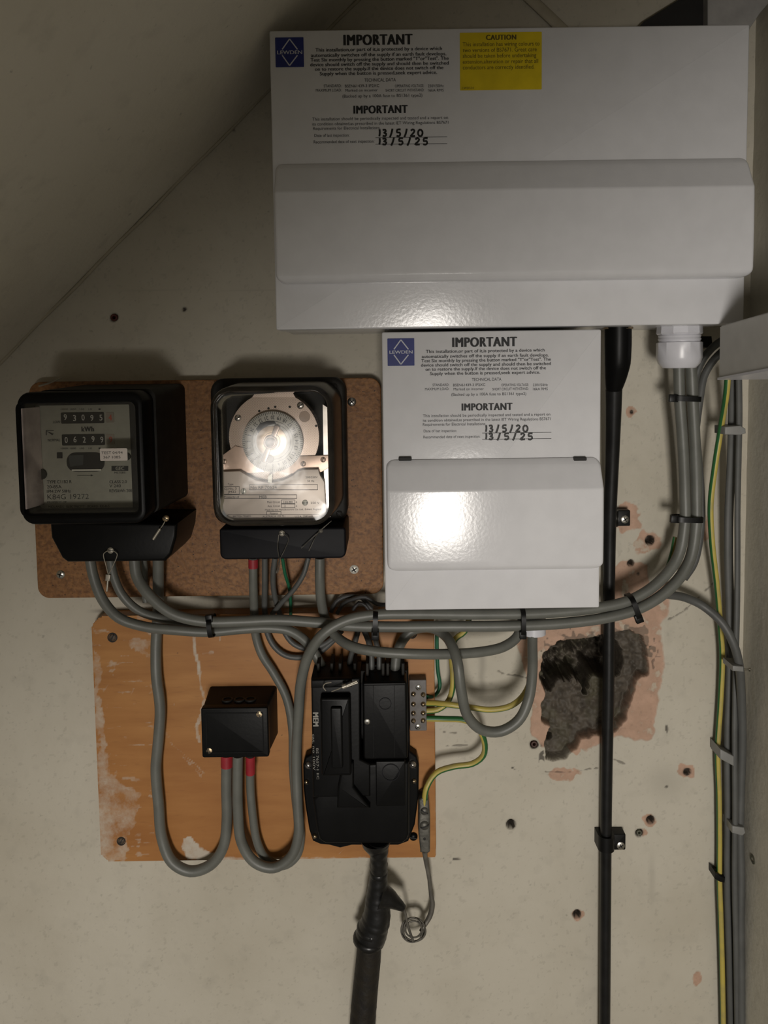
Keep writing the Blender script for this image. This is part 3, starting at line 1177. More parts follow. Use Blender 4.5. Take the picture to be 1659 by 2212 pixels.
# --- large unit
x0, x1, z0, z1 = R4((580, 65), (1622, 53), (1605, 700), (598, 712), DF)
big = thing('consumer_unit', 'wide white metal consumer unit with a long hinged lid, mounted highest on the wall', 'fuse box', ((x0 + x1) / 2, 0, z0), 'white metal consumer units')
bm = BM()
box(bm, x0 + 0.0015, x1 - 0.0015, -0.080, -0.0008, z0 + 0.001, z1 - 0.001, 0.001)
obj('enclosure', bm, M_white, big, 30)
bm = BM()
prism(bm, rr(x0, x1, z0, z1, 0.0015, 3), 0.081, DF, 0.0015)
obj('front_cover', bm, M_white, big, 30)
a = W(592, 348, DF + .003)
b = W(1624, 345, DF + .003)
lz1 = (W(1100, 347, DF + .002).z)
lzc = W(1100, 409, DF + 0.016).z
lz0 = W(1100, 604, DF + 0.014).z
LX0, LX1 = W(598, 500, DF + .016).x, W(1630, 500, DF + .016).x
LX0 = min(LX0, x0 + 0.003)
bm = BM()
lid(bm, LX0, LX1, lz0, lz1, lzc, DF + 0.0003, DF + 0.002, DF + 0.017, 0.006, 0.007)
obj('lid', bm, M_white, big, 35)
badge(595, 81, 656, 145, DF + 0.0002, big)
notice(lambda x: x, lambda y: y, None, DF + 0.0003, big)
a = R4((993, 71), (1170, 69), (1170, 193), (994, 196), DF)
bm = BM()
prism(bm, rr(*a, 0.0006, 3), DF + 0.0001, DF + 0.0004)
cau = obj('caution_sticker', bm, M_yellow, big, label='yellow sticker headed CAUTION')
bm = BM()
dd = DF + 0.0006
text(bm, 'CAUTION', 1050, 1115, 80.5, 10, dd, 0.03)
for i, (s, b_) in enumerate((('This installation has wiring colours to', 1163), ('two versions of BS7671. Great care', 1157), ('should be taken before undertaking', 1156), ('extension,alteration or repair that all', 1160), ('conductors are correctly identified.', 1152))):
    text(bm, s, 1002, b_, 94.8 + i * 12.5, 8.2, dd, 0.006)
text(bm, 'LWD534', 999, 1023, 190, 4.5, dd, 0.0)
obj('sticker_lettering', bm, mat('brown_ink', (0.10, 0.075, 0.01), 0.6), cau)
BIG = (x0, x1, z0, z1)

# --- small unit
DS = 0.104
x0, x1, z0, z1 = R4((824, 717), (1299, 712), (1295, 1312), (833, 1320), DS)
sml = thing('consumer_unit', 'small squarish white metal consumer unit hanging directly under the wide one', 'fuse box', ((x0 + x1) / 2, 0, z0), 'white metal consumer units')
bm = BM()
box(bm, x0 + 0.0015, x1 - 0.0015, -0.080, -0.0008, z0 + 0.001, z1 - 0.001, 0.001)
obj('enclosure', bm, M_white, sml, 30)
bm = BM()
prism(bm, rr(x0, x1, z0, z1, 0.0015, 3), 0.081, DS, 0.0015)
obj('front_cover', bm, M_white, sml, 30)
lz1 = W(1065, 991, DS + .002).z
lzc = W(1065, 1058, DS + 0.015).z
lz0 = W(1065, 1232, DS + 0.014).z
SX0, SX1 = W(836, 1130, DS + .014).x, W(1304, 1130, DS + .014).x
bm = BM()
lid(bm, SX0, SX1, lz0, lz1, lzc, DS + 0.0003, DS + 0.003, DS + 0.016, 0.007, 0.007)
obj('lid', bm, M_white, sml, 35)
for px in (875, 1251):
    a = R4((px - 14, 987), (px + 14, 986), (px + 14, 994), (px - 14, 995), DS)
    bm = BM()
    prism(bm, rr(*a, 0.001, 3), DS + 0.0002, DS + 0.004, 0.0005)
    obj('hinge', bm, M_dark, sml, label='dark hinge slot')
badge(837, 731, 895, 790, DS + 0.0002, sml)
notice(lambda x: 910.4 + (x - 675) * 0.964, lambda y: 739 + (y - 86) * 0.93, None, DS + 0.0003, sml, k=0.95)

# ================================================================= ELECTRICITY METER (left)
DM = 0.130
PLD = 0.102
x0, x1, z0, z1 = R4((31, 847), (304, 845), (319, 1133), (48, 1133), DM)
met = thing('electricity_meter', 'black electricity meter with two number registers at the left end of the chipboard', 'meter', ((x0 + x1) / 2, -0.018, z0), 'meters on the chipboard')
bx0, bx1, bz0, bz1 = x0 + 0.004, x1 + 0.002, z0 + 0.003, z1 + 0.001
bm = BM()
prism(bm, rr(bx0, bx1, bz0, bz1, 0.008, 5), 0.0185, 0.10, 0.0, back=rr(bx0 + 0.004, bx1 + 0.004, bz0, bz1 + 0.003, 0.006, 5))
# hollow front: rear body stops behind the plate
obj('rear_case', bm, M_dusty, met, 30)
bm = BM()
o_ = rr(x0, x1, z0, z1, 0.011, 6)
ix0, ix1, iz0, iz1 = R4((38, 868), (289, 874), (297, 1106), (54, 1115), DM)
# opening slightly tapers towards the plate
i_ = rr(ix0, ix1, iz0, iz1, 0.005, 6)
ring(bm, o_, i_, 0.0985, DM, 0.003)
obj('front_case', bm, M_black, met, 35)
bm = BM()
prism(bm, rr(ix0 - 0.001, ix1 + 0.001, iz0 - 0.001, iz1 + 0.001, 0.004, 4), 0.0988, PLD - 0.0004)
obj('inner_tray', bm, M_dark, met)
# plate
pa = R4((76, 876), (277, 874), (289, 1104), (86, 1104), PLD)
bm = BM()
prism(bm, rr(*pa, 0.001, 3), PLD - 0.0003, PLD)
plate = obj('dial_plate', bm, M_plate, met, label='grey printed dial plate')
# shiny inner left wall
bm = BM()
a = Vector((ix0 + 0.0006, -(DM - 0.004), iz1 - 0.003))
lp = []
for k, (yy, xx) in enumerate(((DM - 0.0035, 0.0003), (DM - 0.010, 0.0018), (PLD + 0.007, 0.0034), (PLD + 0.0005, 0.0046))):
    lp.append((ix0 + xx, -yy))
vs = []
for (xx, yy) in lp:
    vs.append([bm.verts.new((xx, yy, z)) for z in np.linspace(iz0 + 0.004, iz1 - 0.004, 24)])
for p_, q_ in zip(vs, vs[1:]):
    for i in range(23):
        bm.faces.new((p_[i], p_[i + 1], q_[i + 1], q_[i]))
g = bmesh.ops.extrude_face_region(bm, geom=bm.faces[:])
for v in g['geom']:
    if isinstance(v, bmesh.types.BMVert):
        v.co.x -= 0.0003
obj('inner_wall', bm, M_reflector, met, 60, label='shiny pinkish inner left wall')
# glass
bm = BM()
prism(bm, rr(ix0 - 0.0005, ix1 + 0.0005, iz0 - 0.0005, iz1 + 0.0005, 0.005, 5), DM - 0.005, DM - 0.004)
obj('glass', bm, M_glass, met, label='clear window glass')
d = PLD + 0.0002
for (fx0, fy0, fx1, fy1, dg, dx, dy, rd, rdx) in ((132, 890.6, 225, 914.7, '93095', (141, 161, 179.5, 198.5, 218), 902, '4', 238), (134, 938, 226.5, 962, '06299', (143, 162, 182, 201, 220), 949.6, '9', 239)):
    bm = BM()
    prism(bm, rr(*R4((fx0, fy0), (fx1, fy0), (fx1, fy1), (fx0, fy1), d), 0.001, 3), d - 0.0001, d + 0.0004)
    rg = obj('register', bm, M_drum, met, label='black register window reading ' + dg)
    bm = BM()
    for ch, cx in zip(dg, dx):
        text(bm, ch, cx - 3.4, cx + 3.4, dy + random.uniform(-1, 1.2), 12.5, d + 0.0006, 0.012)
    obj('digits', bm, M_digit, rg, label='white digits')
    bm = BM()
    prism(bm, rr(*R4((rdx - 9, fy0), (rdx + 8, fy0), (rdx + 8, fy1 - 2), (rdx - 9, fy1 - 2), d), 0.0006, 3), d - 0.0001, d + 0.0003)
    dr_ = obj('fraction_drum', bm, M_reddrum, met, label='pale tenths drum')
    bm = BM()
    text(bm, rd, rdx - 4, rdx + 4, dy, 12.5, d + 0.0005, 0.02)
    obj('red_digit', bm, M_reddigit, dr_, label='red digit ' + rd)
bm = BM()
T_ = lambda s, a, b, y, h, bo=0.012: text(bm, s, a, b, y, h, d + 0.0001, bo)
T_('kWh', 175, 204, 926.8, 10.5, 0.03)
T_('LOW', 115, 130, 911.6, 5.5)
T_('NORMAL', 103, 130, 950.6, 5.5)
for yy in (884, 968.6):
    for s, c_ in (('10000', 139), ('1000', 158), ('100', 177), ('10', 195), ('1', 215)):
        T_(s, c_ - len(s) * 1.4 - .8, c_ + len(s) * 1.4 + .8, yy, 3.6, 0.0)
T_('TYPE C11B2 R', 101, 155, 1040.8, 7)
T_('20-85A', 101, 133, 1051.6, 6.5)
T_('1PH 2W 50Hz', 101, 153, 1061, 6.5)
T_('K84G 19272', 102, 192, 1073, 11, -0.012)
T_('PROPERTY OF', 102, 144, 1084.6, 4, 0.0)
T_('MIDLANDS   ELECTRICITY   BOARD  KK-R-5', 104, 237, 1094, 5.2, 0.0)
T_('CLASS 2.0', 236, 274, 1040.8, 6.5)
T_('V 240', 236, 261, 1049.6, 6.5, 0.0)
T_('REVS/kWh 200', 236, 285, 1060, 6.2)
T_('METERS', 247, 271, 1021, 4, 0.0)
line(bm, (167, 1027), (199, 1027), 1, d, th=0.0001)
prism(bm, pxs([(196, 1025), (202, 1027), (196, 1029)], d), d, d + 0.0002)
line(bm, (100, 930), (100, 940), 1.5, d)
line(bm, (100, 930), (116, 930), 1.2, d)
prism(bm, pxs([(100, 931), (116, 937), (113, 940)], d), d, d + 0.0002)
prism(bm, pxs([(241, 1006.6), (277, 1006.6), (277, 1017), (241, 1017)], d), d, d + 0.0002)
obj('plate_print', bm, M_ink, plate, label='black printed lettering')
bm = BM()
text(bm, 'GEC', 249, 269, 1011.8, 7.5, d + 0.0004, 0.03)
obj('maker_mark', bm, M_plate, plate, label='pale letters on black')
# disc window
bm = BM()
prism(bm, rr(*R4((144, 977), (226, 977), (226, 1019), (144, 1019), d), 0.008, 6), d - 0.0001, d + 0.0002)
wn = obj('disc_window', bm, M_drum, met, label='dark oval window')
bm = BM()
prism(bm, rr(*R4((156, 1013.5), (220, 1013), (220, 1016.5), (156, 1017), d), 0.0004, 2), d + 0.0002, d + 0.0012)
obj('disc', bm, M_whitescrew, wn, label='edge of the bright spinning disc')
bm = BM()
prism(bm, pxs([(149, 984), (181, 982), (180, 1004), (152, 1008)], d), d + 0.0002, d + 0.0006)
obj('magnet', bm, mat('dark_steel', (0.05, 0.055, 0.055), 0.4), wn, label='dark grey magnet block')
bm = BM()
prism(bm, pxs([(123, 977), (135, 977), (135, 990), (123, 990)], d), d - 0.0001, d + 0.0002)
obj('small_window', bm, M_drum, met, label='small square dark window')
for c_, r_ in (((90, 1024), 12), ((275, 986), 8)):
    bm = BM()
    lathe(bm, W(*c_, d), OUT, [(0, r_ * sc(d)), (0.002, r_ * sc(d)), (0.0023, r_ * .6 * sc(d))], 20)
    obj('fixing_boss', bm, M_dusty, met, 40)
bm = BM()
prism(bm, rr(*R4((212, 970), (272, 969), (272, 996), (213, 997), DM), 0.001, 3), DM - 0.0039, DM - 0.0036)
st = obj('test_sticker', bm, M_sticker, met, label='pale paper test sticker')
bm = BM()
text(bm, 'TEST 04/94', 219, 265, 978, 5.5, DM - 0.0035, 0.008)
text(bm, '367 1085', 223, 260, 987.5, 5.5, DM - 0.0035, 0.008)
obj('sticker_text', bm, M_ink, st)
# terminal cover
bm = BM()
tcv = pxs([(110, 1125), (384, 1130), (382, 1160), (372, 1195), (358, 1211), (148, 1213), (136, 1204), (113, 1160)], 0.085)
prism(bm, tcv, 0.0185, 0.088, 0.003)
obj('terminal_cover', bm, M_black, met, 35)
screw(239, 1189, 0.0885, 7, M_seal, met, kind='slot', ang=0, label='pale sealing screw')
screw(358, 1120, 0.094, 7, M_brass, met, kind='slot', ang=30, label='sealing screw')
bm = BM()
dS = 0.092
tube(bm, [W(*p, dS) for p in ((234, 1189), (224, 1196), (229, 1222), (234, 1242))], 0.0004, 6, 0.002)
tube(bm, [W(*p, dS) for p in ((243, 1189), (253, 1196), (245, 1220), (234, 1242))], 0.0004, 6, 0.002)
prism(bm, pxs([(229, 1240), (239, 1241), (237, 1255), (228, 1254)], dS), dS - 0.0015, dS + 0.001, 0.0003)
rod(bm, W(233, 1254, dS), W(231, 1277, dS), 0.0009)
obj('wire_seal', bm, M_seal, met, 40, label='twisted wire seal hanging below')
bm = BM()
tube(bm, [W(*p, dS) for p in ((360, 1118), (352, 1134), (346, 1142))], 0.0005, 6, 0.002)
rod(bm, W(346, 1142, dS), W(331, 1165, dS), 0.0014)
obj('wire_seal', bm, M_seal, met, 40, label='crimped wire seal at the side')
bm = BM()
tube(bm, [W(*p, 0.06) for p in ((84, 834), (110, 826), (133, 815))], 0.001, 6, 0.003)
obj('hanging_hook', bm, M_seal, met, 60)

# ================================================================= TIME SWITCH
DT = 0.105
x0, x1, z0, z1 = R4((445, 832), (722, 830), (724, 1140), (458, 1142), DT)
tsw = thing('time_switch', 'glass-fronted time switch with a round clock dial, right of the black meter', 'time switch', ((x0 + x1) / 2, -0.018, z0), 'meters on the chipboard')
b_ = R4((452, 816), (746, 816), (750, 1128), (462, 1135), 0.045)
bm = BM()
prism(bm, rr(*b_, 0.013, 6), 0.0185, 0.045, 0.004)
obj('base', bm, M_dusty, tsw, 35)
bm = BM()
inner = rr(x0 + 0.0060, x1 - 0.0060, z0 + 0.0052, z1 - 0.0065, 0.014, 7)
outer = rr(x0 + 0.001, x1 - 0.001, z0 + 0.001, z1 - 0.001, 0.020, 7)
outb = rr(x0 + 0.001, x1 + 0.004, z0, z1 + 0.002, 0.020, 7)


def L3(p, dd):
    return [(q[0], -dd, q[1]) for q in p]


loft(bm, [L3(outb, 0.045), L3(outer, DT - 0.006), L3(inset(outer, 0.0012), DT - 0.003), L3(inset(outer, 0.004), DT - 0.0005), L3(inset(inner, -0.0015), DT), L3(inner, DT - 0.002), L3(inner, 0.0455), L3(outb, 0.045)], False, False)
obj('bezel', bm, mat('brown_black_bezel', (0.030, 0.026, 0.021), 0.22, var=0.2, spec=0.5), tsw, 40, label='glossy dark brown surround')
bm = BM()
prism(bm, rr(x0 + 0.004, x1 - 0.004, z0 + 0.004, z1 - 0.004, 0.015, 6), 0.0455, 0.0555)
obj('back_plate', bm, M_dark, tsw, label='dark interior')
# domed glass
bm = BM()
cxx, czz = (x0 + x1) / 2, (z0 + z1) / 2
lo = []
for k in (1.0, 0.98, 0.95, 0.9, 0.82, 0.75, 0.62, 0.5, 0.37, 0.25, 0.12, 0.03):
    h = 0.007 * (1 - k ** 6) + 0.001 * (1 - k * k)
    tl = 1 - k ** 6
    lo.append([(cxx + (q[0] - cxx) * k, -(DT - 0.003 + h + tl * (-(q[0] - cxx) * k * 0.10 + (q[1] - czz) * k * 0.06)), czz + (q[1] - czz) * k) for q in inset(inner, -0.0005)])
loft(bm, lo, False, True)
obj('glass', bm, M_glass, tsw, 60, label='clear domed glass')
DP = 0.085
bm = BM()


def circ(c, r, d, n=48, a0=0, a1=360):
    C = W(*c, d)
    return [(C.x + r * sc(d) * math.cos(math.radians(a0 + (a1 - a0) * i / n)), C.z + r * sc(d) * math.sin(math.radians(a0 + (a1 - a0) * i / n))) for i in range(n)]


prism(bm, circ((592, 944), 98, DP, 64), DP - 0.02, DP, 0.0003)
prism(bm, pxs([(545, 842), (640, 842), (633, 850), (638, 858), (545, 858), (550, 851)], DP), DP - 0.003, DP + 0.0002)
obj('perforated_plate', bm, M_perf, tsw, 40, label='round rose-coloured perforated plate')
for c_, r_ in (((514, 903), 7), ((649, 876), 7.5)):
    screw(c_[0], c_[1], DP + 0.0005, r_, M_steel, tsw, kind='slot', ang=-30, label='steel screw in the plate')
for c_ in ((560, 888), (580, 882), (594.5, 879), (626, 879), (683, 920)):
    bm = BM()
    lathe(bm, W(*c_, DP), OUT, [(0, 2.6 * sc(DP)), (0.0003, 2.6 * sc(DP))], 12)
    obj('pivot_hole', bm, M_dark, tsw)
bm = BM()
lathe(bm, W(658, 900, DP), OUT, [(0, 12 * sc(DP)), (0.0005, 12 * sc(DP))], 24)
obj('disc_stop', bm, mat('brown_disc', (0.22, 0.16, 0.12), 0.4, 0.4), tsw, 30, label='brown round disc')
# lever plates
bm = BM()
prism(bm, pxs([(474, 996), (480, 984), (508, 963), (530, 968), (560, 1000), (572, 1020), (500, 1024), (482, 1016)], DP + .001), DP + 0.0004, DP + 0.0016, 0.0003)
prism(bm, pxs([(640, 985), (716, 983), (717, 1006), (694, 1020), (640, 1024), (600, 1018)], DP + .001), DP + 0.0004, DP + 0.0016, 0.0003)
obj('mounting_bracket', bm, M_bronze, tsw, 30)
for c_ in ((485, 997), (698, 993), (655, 1002)):
    screw(c_[0], c_[1], DP + 0.0018, 6, M_bronze, tsw, kind='slot', ang=100, label='small bracket screw')
# dial
DD = DP + 0.006
bm = BM()
prism(bm, circ((589, 954), 66, DD, 72), DP + 0.0016, DD, 0.0004)
dial = obj('clock_dial', bm, M_dial, tsw, 30, label='grey 24-hour dial')
bm = BM()
C0 = W(589, 954, DD)
s_ = sc(DD)
for h in range(1, 25):
    a = math.radians((h - 14) * 15)
    pc = (589 + 52 * math.cos(a), 954 - 52 * math.sin(a))
    wch = 3.6 if h < 10 else 8
    text(bm, str(h), -wch / 2, wch / 2, 0, 8, DD + 0.0002, 0.01, rot=(h - 14) * 15 + 90, centre=pc)
for k in range(96):
    a = math.radians(k * 3.75)
    r0, r1 = (60 if k % 4 else 58), 65
    line(bm, (589 + r0 * math.cos(a), 954 - r0 * math.sin(a)), (589 + r1 * math.cos(a), 954 - r1 * math.sin(a)), 1.1, DD + 0.0001, th=0.0001)
for rr_ in (45, 39):
    ring(bm, circ((589, 954), rr_, DD, 48), circ((589, 954), rr_ - 0.7, DD, 48), DD, DD + 0.0002)
obj('dial_numerals', bm, M_ink, dial, label='hour numbers and teeth')
bm = BM()
prism(bm, pxs([(553, 926), (562, 914), (578, 909), (592, 909), (597, 915), (580, 919), (566, 927), (558, 936)], DD), DD, DD + 0.0003)
obj('day_sector', bm, M_dark, dial, label='black curved sector')
bm = BM()
lathe(bm, W(587, 953, DD), OUT, [(0, 33 * s_), (0.001, 33 * s_), (0.0012, 31 * s_), (0.0012, 19 * s_), (0.0018, 18 * s_)], 48)
obj('centre_disc', bm, M_gold, dial, 30, label='pale gold centre disc')
bm = BM()
for e_ in ((599, 921), (569, 996)):
    A_, B_ = W(586, 955, DD + .003), W(*e_, DD + .003)
    t_ = (B_ - A_).normalized()
    n_ = t_.cross(Vector((0, 1, 0)))
    pts_ = [(p.x, p.z) for p in (A_ + n_ * .0022, B_ + n_ * 0.0026, B_ + t_ * 0.0012, B_ - n_ * .0026, A_ - n_ * .0022)]
    prism(bm, pts_, DD + 0.0015, DD + 0.0034, 0.0006)
lathe(bm, W(586, 955, DD), OUT, [(0.001, 15 * s_), (0.0045, 15 * s_), (0.0050, 13.5 * s_), (0.0050, 11.5 * s_), (0.0035, 10 * s_), (0.0035, 0.5 * s_)], 32)
hub = BM()
lathe(hub, W(586, 955, DD), OUT, [(0.0049, 10.5 * s_), (0.0052, 10.5 * s_), (0.0053, 9 * s_), (0.0051, 3 * s_)], 28)  # dark disc laid on the hub in place of its shaded hollow
obj('hub_hollow', hub, mat('dark_bronze', (0.10, 0.07, 0.06), 0.25, 0.8), dial, 35, label='dark disc for the shaded hollow of the pointer hub')
obj('hands', bm, mat('bronze_hand', (0.36, 0.27, 0.22), 0.3, 0.7), dial, 35, label='bronze two-ended pointer with round hub')
bm = BM()
lathe(bm, W(583, 991, DD), OUT, [(0, 9 * s_), (0.0015, 9 * s_), (0.002, 8 * s_)], 24)
obj('knob', bm, mat('brown_knob', (0.20, 0.165, 0.14), 0.45), dial, 30)
# name plate
bm = BM()
prism(bm, pxs([(476, 1019), (519, 1017), (531, 1024), (552, 1036), (582, 1043), (612, 1037), (632, 1027), (643, 1018), (655, 1014), (688, 1013), (692, 1026), (701, 1040), (705, 1107), (698, 1122), (492, 1128), (481, 1116)], DD), DP + 0.001, DD + 0.002, 0.0004)
npl = obj('name_plate', bm, M_name, tsw, 30, label='lower plate with printed boxes')
d = DD + 0.0022
bm = BM()
for r_ in ((539, 1047, 686, 1058), (482, 1051, 517, 1068), (483, 1069, 641, 1077), (608, 1080, 637, 1088), (608, 1089, 637, 1097), (576, 1105, 607, 1112), (492, 1112, 690, 1119)):
    frame_rect(bm, *r_, 0.9, d)
for s, a, b, y, h in (('No RF 70524', 541, 598, 1053, 6.5), ('Type', 492, 504, 1046, 4.5), ('CJ.Nc. 3', 484, 511, 1055.5, 4.5), ('JM22', 492, 510, 1062.5, 4.5), ('Property of', 484, 517, 1073.5, 4.5), ('MEB', 560, 576, 1073.5, 6),
                      ('Main Circuit', 577, 605, 1084.5, 4.5), ('100/80', 612, 632, 1084.5, 4.5), ('A', 639, 642, 1084.5, 4.5), ('Aux. Circuit', 578, 605, 1093, 4.5), ('2', 614, 617, 1093, 4.5), ('A', 639, 642, 1093, 4.5),
                      ('250 V', 671, 690, 1086.5, 4.5), ('Made by the Manufacturers Co. Ltd., Enfield, England', 572, 694, 1100.5, 3.6), ('Patents', 583, 600, 1109, 4), ('BRITISH 706831', 503, 542, 1115.5, 3.8),
                      ('AUSTRALIA 159 751', 567, 616, 1115.5, 3.8), ('U.S.A. 2585648', 637, 676, 1115.5, 3.8), ('200/250V', 660, 686, 1031, 4.2), ('50 Hz', 664, 679, 1039, 4.5)):
    text(bm, s, a, b, y, h, d, 0.004)
obj('plate_print', bm, M_inkgrey, npl, label='dark printed lettering')
screw(526, 1061, d, 6.5, M_whitescrew, npl, kind='slot', ang=100, label='pale slotted screw')
screw(659, 1086, d, 6.5, M_whitescrew, npl, kind='slot', ang=0, label='pale slotted screw')
bm = BM()
prism(bm, pxs([(579, 1029), (588, 1023), (587, 1043), (579, 1042)], DD + .003), DD + 0.002, DD + 0.003)
obj('pointer', bm, M_whitescrew, tsw, label='white time pointer')
# bright bracket at the right inside
bm = BM()
prism(bm, pxs([(700, 872), (712, 880), (716, 1110), (706, 1105), (702, 1000)], 0.07), 0.0555, 0.085)
obj('side_bracket', bm, M_steel, tsw, label='bright metal side bracket')
# terminal cover
bm = BM()
b_ = R4((474, 1143), (748, 1136), (747, 1202), (478, 1210), 0.075)
prism(bm, rr(*b_, (0.002, 0.003, 0.006, 0.006), 5), 0.0185, 0.078, 0.002)
ncv = obj('terminal_cover', bm, M_blacksat, tsw, 35)
screw(609, 1152, 0.079, 6.5, M_seal, tsw, kind='slot', ang=10, label='pale sealing screw')
bm = BM()
dS = 0.083
tube(bm, [W(*p, dS) for p in ((609, 1152), (623, 1162), (616, 1185), (603, 1212), (597, 1238))], 0.0004, 6, 0.002)
tube(bm, [W(*p, dS) for p in ((602, 1155), (600, 1185), (604, 1215), (600, 1238))], 0.0004, 6, 0.002)
obj('wire_seal', bm, M_lead, tsw, 60, label='loop of thin sealing wire')
bm = BM()
tube(bm, [W(*p, dS) for p in ((716, 1125), (690, 1148), (651, 1184))], 0.0004, 6, 0.002)
tube(bm, [W(*p, dS) for p in ((712, 1128), (688, 1150), (667, 1190))], 0.0004, 6, 0.002)
lathe(bm, W(693, 1147, dS), OUT, [(-0.001, 0.001), (0, 0.002), (0.001, 0.001)], 10)
obj('wire_seal', bm, M_lead, tsw, 60, label='crossed sealing wires')
for c_ in ((722, 835), (733, 1110)):
    screw(c_[0], c_[1], 0.0455, 7, M_dusty, tsw, kind='slot', ang=45, label='dark corner screw')

# ================================================================= JUNCTION BOX
x0, x1, z0, z1 = R4((435, 1530), (578, 1531), (579, 1633), (438, 1637), 0.062)
jb = thing('junction_box', 'black square connector box screwed to the middle of the plywood board', 'junction box', ((x0 + x1) / 2, -0.018, z0))
bm = BM()
prism(bm, rr(x0, x1, z0, z1, 0.002, 4), 0.0183, 0.054, 0.0, back=rr(x0 - 0.0025, x1 + 0.003, z0 - 0.001, z1 + 0.003, 0.003, 4))
obj('body', bm, M_blacksat, jb, 30)
bm = BM()
prism(bm, rr(x0 - 0.0006, x1 + 0.0006, z0 - 0.0006, z1 + 0.0006, 0.002, 4), 0.0545, 0.062, 0.0012)
ring(bm, rr(x0 + 0.004, x1 - 0.004, z0 + 0.004, z1 - 0.004, 0.001, 3), rr(x0 + 0.005, x1 - 0.005, z0 + 0.005, z1 - 0.005, 0.001, 3), 0.061, 0.0625)
obj('cover', bm, M_black, jb, 30)
for c_ in ((560, 1543), (452, 1622)):
    screw(c_[0], c_[1], 0.062, 6.5, M_brass, jb, kind='slot', ang=80, dome=0.2, label='brass slotted screw')
for px in (491, 517, 541):
    bm = BM()
    c = W(px, 1506, 0.045)
    c.z = z1 + 0.0008
    lathe(bm, c, (0, 0.06, 1), [(-0.001, 0.0055), (0.001, 0.0055), (0.0012, 0.004), (-0.0005, 0.0035)], 20)
    obj('knockout', bm, M_dark, jb, 30, label='round knock-out in the top')

# ================================================================= SERVICE FUSE UNIT
fu = thing('service_fuse_unit', 'big black mains fuse unit with cables entering its top on the plywood board', 'fuse unit', W(780, 1822, 0.018))
bm = BM()
ears = [(672, 1628), (660, 1634), (655, 1650), (656, 1700), (660, 1740), (668, 1790), (676, 1815), (692, 1822), (712, 1824), (735, 1830), (760, 1824), (860, 1824), (882, 1816), (896, 1780), (904, 1720), (905, 1650), (900, 1632), (886, 1622), (882, 1440), (686, 1440)]
prism(bm, pxs(ears, 0.03), 0.0183, 0.032, 0.002)
obj('base_plate', bm, M_black, fu, 35)
bm = BM()
d_ = 0.045
prism(bm, pxs([(684, 1450), (880, 1448), (880, 1475), (684, 1478)], d_), 0.0325, d_, 0.001)
for a_, b_ in ((686, 718), (733, 768), (792, 829), (836, 872)):
    for (u0, u1) in ((a_ - 2, a_ + 5), (b_ - 5, b_ + 2)):
        prism(bm, pxs([(u0, 1432), (u1, 1432), (u1, 1462), (u0, 1462)], 0.055), 0.032, 0.056, 0.001)
    prism(bm, pxs([(a_, 1436), (b_, 1436), (b_, 1462), (a_, 1462)], 0.035), 0.032, 0.036)
obj('cable_entries', bm, M_dusty, fu, 30, label='row of four cable entry collars')
bm = BM()
prism(bm, pxs([(672, 1466), (778, 1464), (778, 1640), (800, 1650), (800, 1720), (676, 1722)], 0.072), 0.0325, 0.073, 0.002)
prism(bm, pxs([(672, 1468), (760, 1466), (760, 1484), (672, 1486)], 0.078), 0.0735, 0.079, 0.0015)
obj('fuse_holder', bm, M_black, fu, 35)
bm = BM()
prism(bm, rr(*R4((692, 1508), (758, 1506), (758, 1676), (694, 1676), 0.084), 0.002, 4), 0.0735, 0.085, 0.0025)
prism(bm, rr(*R4((714, 1528), (740, 1528), (740, 1660), (716, 1660), 0.088), 0.002, 4), 0.085, 0.089, 0.0015)
obj('fuse_carrier', bm, M_black, fu, 35, label='raised pull-out fuse carrier')
bm = BM()
prism(bm, rr(*R4((784, 1472), (880, 1470), (880, 1638), (784, 1640), 0.068), 0.003, 4), 0.0325, 0.070, 0.002)
prism(bm, rr(*R4((786, 1476), (876, 1475), (876, 1480), (786, 1481), 0.071), 0.0005, 2), 0.07, 0.0715, 0.0004)
for xx in (806, 851):
    prism(bm, pxs([(xx, 1482), (xx + 1.5, 1482), (xx + 1.5, 1636), (xx, 1636)], 0.0705), 0.07, 0.0707)
obj('neutral_cover', bm, M_black, fu, 35)
bm = BM()
ring(bm, circ((832, 1520), 13, 0.0702, 24), circ((832, 1520), 11.5, 0.0702, 24), 0.0699, 0.0706)
text(bm, 'LUCY', 822, 842, 1520, 7, 0.0706, 0.0)
text(bm, 'OXFORD', 818, 846, 1540, 6, 0.0704, 0.0)
bm.free()
bm = BM()
ring(bm, circ((832, 1520), 14, 0.0702, 24), circ((832, 1520), 12.5, 0.0702, 24), 0.0699, 0.0707)
obj('moulded_ring', bm, M_blacksat, fu, label='faint moulded ring')
bm = BM()
prism(bm, pxs([(676, 1724), (700, 1700), (736, 1690), (752, 1676), (760, 1650), (884, 1644), (884, 1800), (880, 1812), (870, 1820), (704, 1821), (690, 1812), (684, 1790)], 0.068), 0.0325, 0.070, 0.003)
prism(bm, pxs([(742, 1640), (764, 1648), (764, 1700), (796, 1740), (800, 1745), (728, 1745), (730, 1700)], 0.078), 0.070, 0.079, 0.002)
prism(bm, rr(*R4((812, 1644), (876, 1644), (876, 1740), (812, 1742), 0.073), 0.001, 3), 0.07, 0.0735, 0.001)
obj('lower_cover', bm, M_black, fu, 35)
bm = BM()
ring(bm, circ((844, 1668), 20, 0.0735, 32), circ((844, 1668), 18, 0.0735, 32), 0.0733, 0.0742)
obj('moulded_ring', bm, M_blacksat, fu, label='faint moulded ring')
screw(793, 1559, 0.0702, 6.5, M_zinc, fu, kind='slot', ang=90, dome=0.3, label='pale slotted screw')
